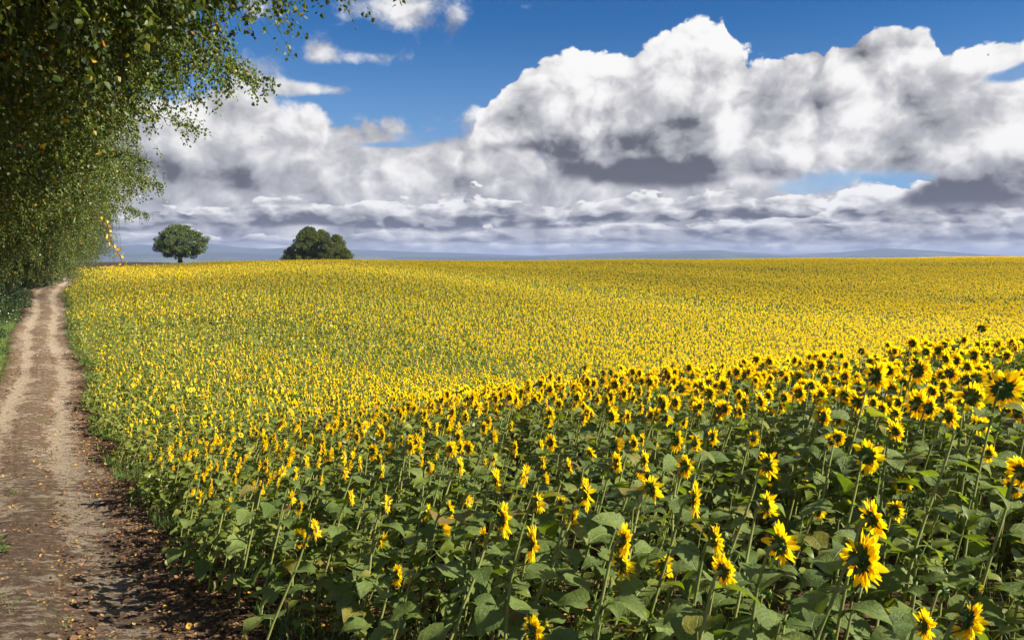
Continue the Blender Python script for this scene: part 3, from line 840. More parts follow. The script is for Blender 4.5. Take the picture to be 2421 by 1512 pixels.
def name_plants():
    '''a label for each plant, from its look and its place beside the plants that are easiest to find'''
    for p in plants:
        if p['hero'] is None:
            o_ = math.tan(p['lean']) * p['h'] + .2 * p['D']
            p['px'], p['py'] = project(p['x'] + math.cos(p['yaw']) * o_, p['y'] + math.sin(p['yaw']) * o_, gz(p['x'], p['y']) + p['h'])
        p['size'] = p['D'] * F / p['dist']
    anch = []
    for ax, ay, ph in ANCHORS:
        q = min((p for p in plants if p['hero'] is not None and p['kind'] == 'open' and 'anchor' not in p), key=lambda p: math.hypot(p['px'] - ax, p['py'] - ay))
        q['anchor'] = ph; anch.append(q); q['label'] = 'sunflower with the ' + ph
    bins = {}
    for p in plants:
        if 'anchor' in p: continue
        a = min(anch, key=lambda q: math.hypot(p['px'] - q['px'], p['py'] - q['py']))
        s = p['size'] * (1.8 if p['kind'] == 'bud' else 1)
        sw = 'huge' if s > 42 else 'large' if s > 27 else 'medium' if s > 17 else 'small' if s > 11 else 'tiny'
        kw = {'bud': 'sunflower in bud', 'half': 'half-open sunflower'}.get(p['kind'], 'open sunflower')
        t = math.degrees(math.atan2(p['py'] - a['py'], p['px'] - a['px'])) % 360
        dw = ['right of', 'below right of', 'below', 'below left of', 'left of', 'above left of', 'above', 'above right of'][int((t + 22.5) // 45) % 8]
        bins.setdefault((sw, kw, dw, a['anchor']), []).append((math.hypot(p['px'] - a['px'], p['py'] - a['py']), id(p), p))
    for (sw, kw, dw, an), lst in bins.items():
        lst.sort(key=lambda q: q[:2])
        for i, (_, _, p) in enumerate(lst):
            rk = '' if len(lst) == 1 else ['nearest ', 'second-nearest ', 'third-nearest ', 'fourth-nearest ', 'fifth-nearest ', 'sixth-nearest ', 'seventh-nearest ', 'eighth-nearest ', 'ninth-nearest ', 'tenth-nearest '][min(i, 9)]
            p['label'] = rk + sw + ' ' + kw.replace('sunflower in bud', 'sunflower bud') + ' ' + dw + ' the ' + an
name_plants()

def build_plants():
    for k, p in enumerate(plants):
        z = gz(p['x'], p['y'])
        sunflower(rng, (p['x'], p['y'], z), p['h'], p['D'], p['kind'], p['yaw'], p['tilt'], p['lean'], p.get('label', 'yellow sunflower'), 'sunflowers standing in the foreground')
build_plants()

# ------------------------------------------------------------------ the mass of the field, one object
def instance_field(name, pts, rot, scl, idx, protos):
    """points that carry copies of the prototype meshes through geometry nodes"""
    me = bpy.data.meshes.new(name)
    me.vertices.add(len(pts)); me.vertices.foreach_set('co', np.ascontiguousarray(pts, np.float32).ravel())
    for nm, ty, arr in (('rot', 'FLOAT_VECTOR', rot), ('scl', 'FLOAT_VECTOR', scl), ('idx', 'INT', idx)):
        a = me.attributes.new(nm, ty, 'POINT')
        if ty == 'INT': a.data.foreach_set('value', np.ascontiguousarray(arr, np.int32))
        else: a.data.foreach_set('vector', np.ascontiguousarray(arr, np.float32).ravel())
    o = obj(name, me)
    pc = bpy.data.collections.new(name + '_kinds')
    for i, m in enumerate(protos):
        q = bpy.data.objects.new('kind_%02d' % i, m); pc.objects.link(q)
    ng = bpy.data.node_groups.new(name + '_scatter', 'GeometryNodeTree')
    ng.interface.new_socket('Geometry', in_out='INPUT', socket_type='NodeSocketGeometry'); ng.interface.new_socket('Geometry', in_out='OUTPUT', socket_type='NodeSocketGeometry')
    gi, go = ng.nodes.new('NodeGroupInput'), ng.nodes.new('NodeGroupOutput')
    ip = ng.nodes.new('GeometryNodeInstanceOnPoints'); ci = ng.nodes.new('GeometryNodeCollectionInfo')
    ci.inputs['Collection'].default_value = pc; ci.inputs['Separate Children'].default_value = True; ci.inputs['Reset Children'].default_value = True
    def attr(nm, ty):
        a = ng.nodes.new('GeometryNodeInputNamedAttribute'); a.data_type = ty; a.inputs['Name'].default_value = nm; return a.outputs[0]
    L = ng.links.new
    L(gi.outputs[0], ip.inputs['Points']); L(ci.outputs[0], ip.inputs['Instance']); ip.inputs['Pick Instance'].default_value = True
    L(attr('idx', 'INT'), ip.inputs['Instance Index']); L(attr('scl', 'FLOAT_VECTOR'), ip.inputs['Scale'])
    e2r = ng.nodes.new('FunctionNodeEulerToRotation'); L(attr('rot', 'FLOAT_VECTOR'), e2r.inputs[0]); L(e2r.outputs[0], ip.inputs['Rotation'])
    L(ip.outputs[0], go.inputs[0])
    md = o.modifiers.new('scatter', 'NODES'); md.node_group = ng
    return o

def build_field():
    r = np.random.default_rng(21)
    protos = [proto_mesh(r, 0, k) for k in ('open', 'open', 'wide', 'half')] + [proto_mesh(r, 0, 'bud', 1.15, .10) for _ in range(2)] \
        + [proto_mesh(r, 1, k) for k in ('open', 'open', 'wide', 'open')] + [proto_mesh(r, 1, 'bud', 1.15, .10) for _ in range(2)] \
        + [proto_mesh(r, 2, k) for k in ('open', 'open', 'wide', 'open')] + [proto_mesh(r, 2, 'bud', 1.15, .10) for _ in range(2)]
    x, y, z, d, h, D, b, yw = (a[rest] for a in (fx, fy, fz, fd, fh, fD, isbud, fyaw))
    lod = np.where(d < 16, 0, np.where(d < 45, 1, 2))
    idx = lod * 6 + np.where(b, 4 + r.integers(0, 2, len(x)), r.integers(0, 4, len(x)))
    sz = h / 1.15; sxy = np.where(b, sz, D / .2)
    scl = np.stack([sxy, sxy * r.choice([-1, 1], len(x)), (sz + sxy) * .5], -1)
    rot = np.stack([r.normal(0, .05, len(x)), r.normal(0, .05, len(x)), yw], -1)
    o = instance_field('sunflower_field', np.stack([x, y, z - .01], -1), rot, scl, idx, protos)
    tag(o, 'huge field of blooming yellow sunflowers filling the valley up to the horizon', 'sunflower field', None, 'stuff')
    print('FIELD', len(x), 'plants; own', len(plants))
build_field()

# ------------------------------------------------------------------ trees
M['birch_leaf'] = leafy('birch_leaf', [(0, (.028, .050, .010)), (.5, (.060, .090, .016)), (.94, (.13, .155, .025)), (.975, (.17, .17, .02)), (.990, (.40, .28, .02)), (.997, (.45, .24, .015)), (1, (.40, .09, .02))], .45, (1.8, 1.8, .5), .45, .38)
M['oak_leaf'] = leafy('oak_leaf', [(0, (.034, .056, .011)), (1, (.095, .125, .021))], .25, (1.5, 1.6, .5), .5, .3)
M['fir_leaf'] = leafy('conifer_leaf', [(0, (.07, .10, .018)), (1, (.19, .21, .042))], .2, (1.5, 1.5, .5), .6, .2)
M['olive_leaf'] = leafy('olive_leaf', [(0, (.08, .095, .028)), (1, (.17, .18, .06))], .25, (1.4, 1.4, .5), .6, .2)
M['bush_leaf'] = leafy('bush_leaf', [(0, (.016, .036, .010)), (.8, (.04, .072, .018)), (1, (.09, .12, .03))], .28, (1.6, 1.7, .5), .35, .5)
def bark(name, c0, c1, white=False):
    m, n = material(name)
    p = objcoord(n)
    sx_ = n.new('ShaderNodeSeparateXYZ'); n.put(p, sx_.inputs[0])
    if white:
        q = n.noise(n.vec(X(n, sx_.outputs[0]) * 3.0, X(n, sx_.outputs[1]) * 3.0, X(n, sx_.outputs[2]) * 9.0), 1.0, 5, .65)
        c = n.mix(n.smooth(q, .52, .6), c1, c0)
    else:
        q = n.noise(n.vec(X(n, sx_.outputs[0]) * 9.0, X(n, sx_.outputs[1]) * 9.0, X(n, sx_.outputs[2]) * 1.5), 1.0, 5, .65)
        c = n.mix(q, c0, c1)
    finish(n, principled(n, c, .9, .15, bump(n, q, .6, .03)))
    return m
M['birch_bark'] = bark('birch_bark', (.04, .035, .03), (.16, .15, .13), True)
M['dark_bark'] = bark('dark_bark', (.035, .026, .018), (.10, .078, .055))
M['twig'] = bark('twig_bark', (.030, .020, .013), (.075, .05, .03))

def leaves_np(r, pos, axis, length, width, fold=.25):
    """kite leaves as two folded quads: pos (n,3), axis (n,3) from stalk to tip"""
    n_ = len(pos)
    axis = axis / (np.linalg.norm(axis, axis=1)[:, None] + 1e-9)
    rnd = r.normal(size=(n_, 3)); side = np.cross(axis, rnd); side /= np.linalg.norm(side, axis=1)[:, None] + 1e-9
    nor = np.cross(side, axis)
    L = length[:, None]; Wd = width[:, None]
    cur = r.normal(-.1, .12, n_)[:, None]
    v = np.empty((n_, 6, 3))
    v[:, 0] = pos
    v[:, 1] = pos + axis * L * .28 + side * Wd * .5 + nor * fold * Wd * .5
    v[:, 2] = pos + axis * L * .62 + side * Wd * .34 + nor * (fold * Wd * .34 + cur * L * .4)
    v[:, 3] = pos + axis * L + nor * cur * L
    v[:, 4] = pos + axis * L * .62 - side * Wd * .34 + nor * (fold * Wd * .34 + cur * L * .4)
    v[:, 5] = pos + axis * L * .28 - side * Wd * .5 + nor * fold * Wd * .5
    b = np.arange(n_)[:, None] * 6
    f = np.stack([b + np.array([[0, 3, 2, 1]]), b + np.array([[0, 5, 4, 3]])], 1).reshape(-1)
    return v.reshape(-1, 3), f, np.full(n_ * 2, 4)

def birch_meshes(seed, n_strand, leaf, low, H=15.0, reach=8.4, longest=3.6):
    """weeping birch whose overhanging side is its +X side"""
    r = np.random.default_rng(seed)
    trunk = MB()
    tz = np.linspace(-.3, H, 14)
    tp = np.stack([.25 * np.sin(tz * .35 + seed) + .05 * tz * .4, .2 * np.sin(tz * .5 + 2 * seed), tz], -1)
    trunk.tube(tp, np.interp(tz, [0, 1, H], [.26, .20, .02]), 10)
    br = MB(); limbs = []
    for k in range(46):
        z0 = H * r.uniform(.40, .93); a = r.uniform(0, 2 * np.pi) if k % 5 < 2 else r.normal(0, 1.0)
        side = .5 + .5 * np.cos(a)
        L = (3.6 + (reach - 3.4) * side) * np.interp(z0 / H, [.2, .45, .7, .95], [1.0, 1.08, .95, .45]) * r.uniform(.78, 1.06)
        q = np.linspace(0, 1, 9)
        rise = r.uniform(.25, .6) * L
        hz = z0 + rise * np.sin(q * 2.1) * .8 - .05 * L * q ** 3
        aa = a + r.normal(0, .25) * q
        b0 = np.array([np.interp(z0, tz, tp[:, i]) for i in range(2)])
        p = np.stack([b0[0] + np.cos(aa) * L * q, b0[1] + np.sin(aa) * L * q, hz], -1)
        br.tube(p, np.interp(q, [0, 1], [.012 + .0055 * L, .005]), 5, 0, False)
        limbs.append((p, L))
    wl = np.array([l for _, l in limbs]); wl = wl / wl.sum()
    P, A = [], []
    for k in range(n_strand):
        p, L = limbs[r.choice(len(limbs), p=wl)]
        t = r.uniform(.12, 1.0) ** .75
        s0 = np.array([np.interp(t, np.linspace(0, 1, 9), p[:, i]) for i in range(3)])
        a = r.uniform(0, 6.28); out = r.uniform(.1, .75)
        s0[:2] += np.array([np.cos(a), np.sin(a)]) * out
        floor_ = low(s0[0]) + r.uniform(0, 1.1) + (0 if r.random() < .8 else .8)
        hang = min(r.uniform(.8, longest), s0[2] - floor_)
        hang = max(hang, .45)
        if s0[2] < low(s0[0]) - .3: continue
        m = 6; q = np.linspace(0, 1, m)
        sw = r.normal(0, .16, 2)
        pt = np.stack([s0[0] - np.cos(a) * out * (1 - np.minimum(1, q * 3)) * .9 + sw[0] * q ** 2 * hang, s0[1] - np.sin(a) * out * (1 - np.minimum(1, q * 3)) * .9 + sw[1] * q ** 2 * hang,
                       s0[2] + .2 * np.sin(np.minimum(1, q * 3) * 1.57) - hang * q], -1)
        if k % 3 == 0 or hang > 2.2: br.tube(pt, [.008, .006, .005, .004, .003, .002], 3, 0, False)
        nl = int(hang / (leaf * .62)) + 5
        tt = np.sort(r.uniform(0, 1, nl))
        c = np.stack([np.interp(tt, q, pt[:, i]) for i in range(3)], -1)
        az_ = r.uniform(0, 6.28, nl)
        off = np.stack([np.cos(az_), np.sin(az_), r.uniform(-.6, .3, nl)], -1)
        P.append(c + off * leaf * r.uniform(.1, .9, nl)[:, None] + r.normal(0, .03, (nl, 3)))
        A.append(off * .7 + np.array([0, 0, -.9]) + r.normal(0, .3, (nl, 3)))
    P = np.concatenate(P); A = np.concatenate(A)
    ln = leaf * r.uniform(.75, 1.3, len(P))
    v, f, s = leaves_np(r, P, A, ln, ln * r.uniform(.72, .92, len(P)))
    crown = mesh_np('crown', v, f, s, [M['birch_leaf']], smooth=False)
    return trunk.mesh('trunk', [M['birch_bark']]), br.mesh('branches', [M['twig']]), crown

def place_tree(name, label, cat, meshes, loc, rz, sc, group=None):
    t = thing(name, label, cat, loc, rz, group)
    t.scale = sc if isinstance(sc, tuple) else (sc, sc, sc)
    for nm, me in zip(('trunk', 'branches', 'crown'), meshes):
        if me: obj(nm, me, t)
    return t

def build_birches():
    low_near = lambda lx: 4.6 + .95 * max(0.0, min(2.4, lx - 4.3)) - .25 * max(0.0, min(5.0, 4.3 - lx))
    low_far = lambda lx: 2.2 + .12 * max(0.0, lx - 3)
    A = birch_meshes(11, 4800, .074, low_near)
    B = birch_meshes(12, 4800, .074, low_near)
    D_ = birch_meshes(14, 4000, .088, low_near)
    Cm = birch_meshes(13, 3000, .095, low_far, 13.0, 7.0, 8.0)
    rows = [(4.2, -3.3, D_, 1.0, 0, 'nearest birch, its big dark leaves hanging in at the top left corner'),
            (9.6, -4.0, B, 1.0, 6, 'birch with the twigs that reach farthest right into the blue sky'),
            (15.5, -5.2, A, 1.02, -14, 'birch behind the nearest twigs, large crown hanging beside the pale cloud bank'),
            (21.5, -5.0, B, .97, -8, 'birch of the row with drooping sunlit strands over the middle of the track'),
            (29, -4.9, A, 1.0, 18, 'birch with fine glinting leaves left of the lone oak, midway along the row'),
            (38, -4.6, B, 1.0, -20, 'small looking birch over the track just above the left grass verge'),
            (49, -4.6, A, .98, 9, 'birch crown low at the left edge, behind the grassy verge'),
            (61, -3.9, Cm, 1.0, -12, 'dense dark birch hanging low left of the sandy track end'),
            (74, -3.6, Cm, 1.04, 15, 'dark drooping birch whose skirt hides the end of the track'),
            (86, -2.4, Cm, 1.02, -5, 'far birch touching the sunflowers where the track disappears'),
            (97, -1.2, Cm, 1.0, 22, 'farthest birch of the row, nearest to the lone oak')]
    for y, ac, me, sc, rz, lab in rows:
        x = float(track_x(y)) + ac / .863
        bt = place_tree('birch_tree', lab, 'tree', me, (x, y, gz(x, y) - .05), R(30.3 + rz), sc, 'birches in a row along the left of the track')
        if y == 15.5:                                                   # one twig of this birch has already turned yellow
            r = np.random.default_rng(3); p = at(116, 240, 15.0); inv = bt.matrix_basis.inverted()
            q = np.linspace(0, 1, 8); top = np.array(p) + np.array([-.25, 0, .42])
            P = top + np.stack([.34 * q + .04 * np.sin(q * 9), 0 * q, -.9 * q ** 1.2], -1)
            k = r.uniform(0, 1, 46); c = np.stack([np.interp(k, q, P[:, i]) for i in range(3)], -1) + r.normal(0, .045, (46, 3))
            c = np.array([tuple(inv @ Vector(v_)) for v_ in c]); st = np.array([tuple(inv @ Vector(v_)) for v_ in np.vstack([top + np.array([-.6, .2, .9]), P])])
            v, f, s = leaves_np(r, c, r.normal(0, .5, (46, 3)) + np.array([0, 0, -1.]), r.uniform(.05, .075, 46), r.uniform(.04, .055, 46))
            ym = leafy('yellow_birch_leaf', [(0, (.60, .36, .015)), (1, (.72, .48, .03))], .4, (1.2, 1.15, .5))
            tw = MB(); tw.tube(st, .005, 4, 0, False)
            yt = obj('yellow_twig', tw.mesh('yellow_twig', [M['twig']]), bt); yt['label'] = 'twig with yellow autumn leaves hanging beside the lone oak'
            obj('leaves', mesh_np('leaves', v, f, s, [ym], smooth=False), yt)
build_birches()

def clump_crown(r, centers, radii, n_leaves, leaf, mat, name='crown', flat=.75):
    w = radii ** 2; w = w / w.sum()
    k = r.choice(len(centers), n_leaves, p=w)
    d = r.normal(size=(n_leaves, 3)); d /= np.linalg.norm(d, axis=1)[:, None]
    rad = r.uniform(.25, 1.0, n_leaves) ** .5
    d2 = d * np.array([1, 1, flat])
    P = centers[k] + d2 * (radii[k] * rad)[:, None]
    A = d * .6 + r.normal(0, .6, d.shape) + np.array([0, 0, -.15])
    ln = leaf * r.uniform(.6, 1.35, n_leaves)
    v, f, s = leaves_np(r, P, A, ln, ln * .75)
    return mesh_np(name, v, f, s, [mat], smooth=False)

def build_oak():
    r = np.random.default_rng(5)
    px, dist = 180.0, 208.0
    b = at(px, 258, dist); z = gz(b.x, b.y)
    C_, Rd = [], []
    for k in range(230):
        a = r.uniform(0, 6.28); u = r.uniform(-1, 1)
        s = np.sqrt(1 - u * u) * r.uniform(.62, 1.0)
        rx = 6.4 * (1 + .10 * np.sin(a * 3 + 1) + .06 * np.sin(a * 7 + u * 5))
        zz = 5.9 + (4.4 if u > 0 else 4.2) * u + r.normal(0, .35)
        w = 1.0 + (.12 * (-u) if u < 0 else 0) - (.45 * u * u if u < -.6 else 0)
        if u < -.35 and r.random() < .30: continue
        if zz < 3.4 and s * rx < 2.6: continue
        C_.append((np.cos(a) * s * rx * w, np.sin(a) * s * rx * w, zz)); Rd.append(r.uniform(.65, 1.25))
    crown = clump_crown(r, np.array(C_), np.array(Rd), 30000, .30, M['oak_leaf'])
    tr = MB(); tr.tube([(0, 0, -.4), (0, 0, .3), (.05, 0, 1.2), (-.05, 0, 2.2), (.1, .1, 4.0)], [1.0, .66, .52, .52, .3], 12)
    br = MB()
    for a in np.arange(9) * .7 + .2:
        L = r.uniform(3.5, 5.5); q = np.linspace(0, 1, 6)
        br.tube(np.stack([np.cos(a) * L * q, np.sin(a) * L * q, 1.5 + (r.uniform(2.0, 5.5)) * q ** .8], -1), np.interp(q, [0, 1], [.28, .05]), 6)
    place_tree('oak_tree', 'lone round oak with a short dark trunk standing on the horizon', 'tree', (tr.mesh('trunk', [M['dark_bark']]), br.mesh('branches', [M['dark_bark']]), crown), (b.x, b.y, z), 0, (1.0, 1.0, .87))
build_oak()

def build_copse():
    r = np.random.default_rng(8)
    def tree(name, label, px, dist, w, h, shape, mat, n_, leaf, cl):
        b = at(px, 258, dist); z = gz(b.x, b.y)
        C_, Rd = [], []
        for k in range(cl):
            t = r.uniform(0, 1) ** .8; a = r.uniform(0, 6.28)
            env = {'dome': (1 - t ** 2.4) ** .6, 'cone': (1 - t) ** .75 * .95 + .05, 'shrub': (1 - t ** 3) ** .7}[shape]
            rr = w * .5 * env * r.uniform(.12, 1.0) ** .5 * r.uniform(.82, 1.06)
            C_.append((np.cos(a) * rr, np.sin(a) * rr, .3 + t * h * .97)); Rd.append(r.uniform(.35, .8) * (1 if shape != 'cone' else .75))
        crown = clump_crown(r, np.array(C_), np.array(Rd), n_, leaf, mat)
        tr = MB(); tr.tube([(0, 0, -.4), (.05, 0, h * .4), (0, .05, h * .97)], [.28, .2, .03], 8)
        place_tree(name, label, 'tree' if 'tree' in name else 'shrub', (tr.mesh('trunk', [M['dark_bark']]), None, crown), (b.x, b.y, z), r.uniform(0, 6), 1.0, 'trees of the small copse on the horizon')
    tree('larch_tree', 'broad dark larch, the biggest tree of the small copse on the horizon', 309, 192, 9.6, 9.3, 'dome', M['fir_leaf'], 26000, .26, 330)
    tree('larch_tree', 'pointed dark larch at the right end of the copse', 337, 193, 7.0, 7.4, 'dome', M['fir_leaf'], 13000, .24, 190)
    tree('larch_tree', 'narrow green larch between the big one and the right end', 322, 194, 9.6, 8.7, 'dome', M['fir_leaf'], 15000, .24, 220)
    tree('willow_tree', 'pale olive tree in front of the dark copse', 326, 189, 5.4, 6.8, 'dome', M['olive_leaf'], 12000, .24, 150)
    tree('willow_shrub', 'low greyish shrub at the left foot of the copse', 290, 190, 3.8, 4.2, 'dome', M['olive_leaf'], 6000, .22, 70)
    tree('elder_shrub', 'low dark shrub at the right foot of the copse', 344, 190, 5.0, 4.0, 'dome', M['fir_leaf'], 7000, .22, 80)
build_copse()

def build_bushes():
    r = np.random.default_rng(15)
    meshes = []
    for k in range(2):
        C_, Rd = [], []
        for j in range(90):
            t = r.uniform(0, 1); a = r.uniform(0, 6.28); rr = 1.5 * (1 - t ** 2.2) ** .6 * r.uniform(.5, 1) ** .5
            C_.append((np.cos(a) * rr, np.sin(a) * rr, .15 + t * 2.6)); Rd.append(r.uniform(.22, .5))
        crown = clump_crown(r, np.array(C_), np.array(Rd), 11000, .085, M['bush_leaf'], 'foliage')
        st = MB()
        for j in range(7):
            a = r.uniform(0, 6.28); st.tube([(0, 0, -.1), (np.cos(a) * .4, np.sin(a) * .4, 1.1), (np.cos(a) * .9, np.sin(a) * .9, 2.2)], [.035, .025, .01], 5)
        meshes.append((st.mesh('stems', [M['twig']]), crown))
    rows = [(27.5, -4.3, .9, 'nearest dark bush at the left edge above the grass verge'), (34, -3.9, .95, 'second dark bush along the left verge, under the birches'),
            (42, -3.6, 1.05, 'round dark bush at the left edge where the verge narrows'), (51, -3.5, 1.1, 'dark ivy covered bush beside the pale bend of the track'),
            (60, -3.4, 1.1, 'bush crowding the left side of the far track'), (69, -3.3, 1.15, 'bush in deep shade near the end of the track'),
            (79, -2.9, 1.25, 'farthest bush, closing the view where the track ends'), (90, -1.9, 1.35, 'bush under the last birches behind the end of the track')]
    for i, (y, ac, s, lab) in enumerate(rows):
        x = float(track_x(y)) + ac / .863
        t = thing('bush', lab, 'bush', (x, y, gz(x, y) - .05), r.uniform(0, 6), 'bushes under the birches along the verge')
        t.scale = (s * 1.1, s * 1.1, s)
        obj('stems', meshes[i % 2][0], t); obj('foliage', meshes[i % 2][1], t)
build_bushes()

# ------------------------------------------------------------------ grass, litter, small things
M['grass'] = leafy('grass', [(0, (.045, .09, .014)), (.7, (.10, .17, .026)), (1, (.20, .20, .06))], .3, (1.5, 1.6, .5), .55, .3)
M['litter'] = leafy('dead_leaves', [(0, (.045, .022, .012)), (.45, (.12, .06, .028)), (.75, (.21, .115, .05)), (.9, (.34, .20, .06)), (.97, (.45, .27, .035)), (1, (.30, .08, .02))], .12, (1.2, 1.1, .8), .7, .3)
M['weed'] = leafy('weed_leaf', [(0, (.035, .075, .015)), (1, (.09, .15, .03))], .3, (1.5, 1.6, .5), .5, .3)

def build_grass():
    r = np.random.default_rng(31)
    xs, ys, hs = [], [], []
    def belt(n_, y0, y1, a0, a1, h0, h1, pow_=1.0, thin=0.0):
        y = y0 + (y1 - y0) * r.uniform(0, 1, n_) ** pow_
        a = r.uniform(a0, a1, n_)
        lump = np.sin(y * 1.9 + a * 3) * np.sin(y * .83 + 1.7 * a + 2) + .35 * np.sin(y * 5.1 + a * 7)
        k = lump > thin + r.normal(0, .15, n_)
        y, a = y[k], a[k]
        xs.append(track_x(y) + a / .863); ys.append(y); hs.append(r.uniform(h0, h1, len(y)))
    belt(60000, 12, 72, -4.6, -1.75, .10, .26, 1.3, -1.2)
    belt(14000, 12, 60, -2.3, -1.45, .06, .16, 1.3, .0)
    belt(9000, 5.0, 13, 1.75, 3.4, .12, .34, 1.0, .30)
    belt(18000, 11, 42, 1.55, 2.25, .08, .28, 1.2, .18)
    belt(12000, 40, 80, 1.5, 2.3, .12, .34, 1.2, .0)
    belt(9000, 6, 60, -.28, .38, .04, .11, 1.3, .55)
    # grass between the nearest stems
    n_ = 12000; y = r.uniform(3.2, 11, n_); u = r.uniform(-.42, .66, n_); x = u * y
    k = (across(x, y) > 2.2) & (np.sin(x * 2.3 + y) * np.sin(y * 1.9 - x) > -.1)
    xs.append(x[k]); ys.append(y[k]); hs.append(r.uniform(.10, .34, k.sum()))
    x, y, h = map(np.concatenate, (xs, ys, hs)); n_ = len(x)
    z = ground(x, y) - .005 + .04 * (np.abs(across(x, y)) < 1.6)
    a = r.uniform(0, 6.28, n_); lean = r.uniform(.1, .75, n_) * h; w = np.where(y > 20, .012, .0065) * r.uniform(.7, 1.3, n_)
    dx_, dy_ = np.cos(a), np.sin(a); sx_, sy_ = -dy_, dx_
    v = np.empty((n_, 5, 3))
    for i, (t, ww, ln) in enumerate(((0, 1, 0), (0, -1, 0), (.6, -.75, .35), (.6, .75, .35), (1.0, 0, 1.0))):
        v[:, i, 0] = x + sx_ * w * ww * .5 + dx_ * lean * ln; v[:, i, 1] = y + sy_ * w * ww * .5 + dy_ * lean * ln; v[:, i, 2] = z + h * t * (1 - .25 * ln * (lean / h))
    b = np.arange(n_)[:, None] * 5
    f = np.concatenate([b + np.array([[0, 1, 2, 3]]), b + np.array([[3, 2, 4]])], 1).ravel()
    s = np.tile([4, 3], n_)
    o = obj('grass', mesh_np('grass', v.reshape(-1, 3), f, s, [M['grass']]))
    tag(o, 'green grass growing along both edges of the dirt track', 'grass', None, 'stuff')
build_grass()

def build_litter():
    r = np.random.default_rng(33)
    n_ = 70000
    y = 4.0 + 40 * r.uniform(0, 1, n_) ** 2.1
    a = np.where(r.random(n_) < .5, r.uniform(-2.4, 4.2, n_), r.normal(2.2, .9, n_))
    rut = np.exp(-((a + .72) / .33) ** 2) + np.exp(-((a - .78) / .33) ** 2)
    k = (r.random(n_) > rut * .8) & (a < 5.5)
    y, a = y[k], a[k]; x = track_x(y) + a / .863; n_ = len(x)
    z = ground(x, y) + .018 + .05 * np.clip((1.9 - np.abs(a)) / .35, 0, 1)
    ax = np.stack([r.normal(size=n_), r.normal(size=n_), r.normal(0, .28, n_)], -1)
    ln = r.uniform(.022, .055, n_) * np.where(r.random(n_) < .22, 1.8, 1.0)
    P = np.stack([x, y, z], -1)
    axn = ax / np.linalg.norm(ax, axis=1)[:, None]
    # keep them lying: the side vector is nearly level
    v, f, s = leaves_np(r, P, ax, ln, ln * r.uniform(.5, .8, n_), .3)
    v = v.reshape(n_, 6, 3); side = np.cross(axn, np.array([0, 0, 1.])) + r.normal(0, .22, (n_, 3)); side /= np.linalg.norm(side, axis=1)[:, None]
    wd = (ln * r.uniform(.5, .85, n_))[:, None]; up = r.uniform(0, .35, n_)[:, None] * wd
    Z = np.array([0, 0, 1.])
    for i, (t, sg) in enumerate(((0, 0), (.28, .5), (.62, .36), (1, 0), (.62, -.36), (.28, -.5))):
        v[:, i] = P + axn * (ln * t)[:, None] + side * wd * sg + Z * up * abs(sg) * 2
    o = obj('fallen_leaves', mesh_np('fallen_leaves', v.reshape(-1, 3), f, s, [M['litter']], smooth=False))
    tag(o, 'brown and yellow fallen leaves scattered over the dirt track', 'fallen leaves', None, 'stuff')
build_litter()

def on_ground(px, py):
    d = ray(px, py); lo, hi = 1.0, 120.0
    t = lo
    while t < hi:
        p = EYE + d * t
        if p.z < gz(p.x, p.y): break
        t += .05 + t * .01
    return EYE + d * t

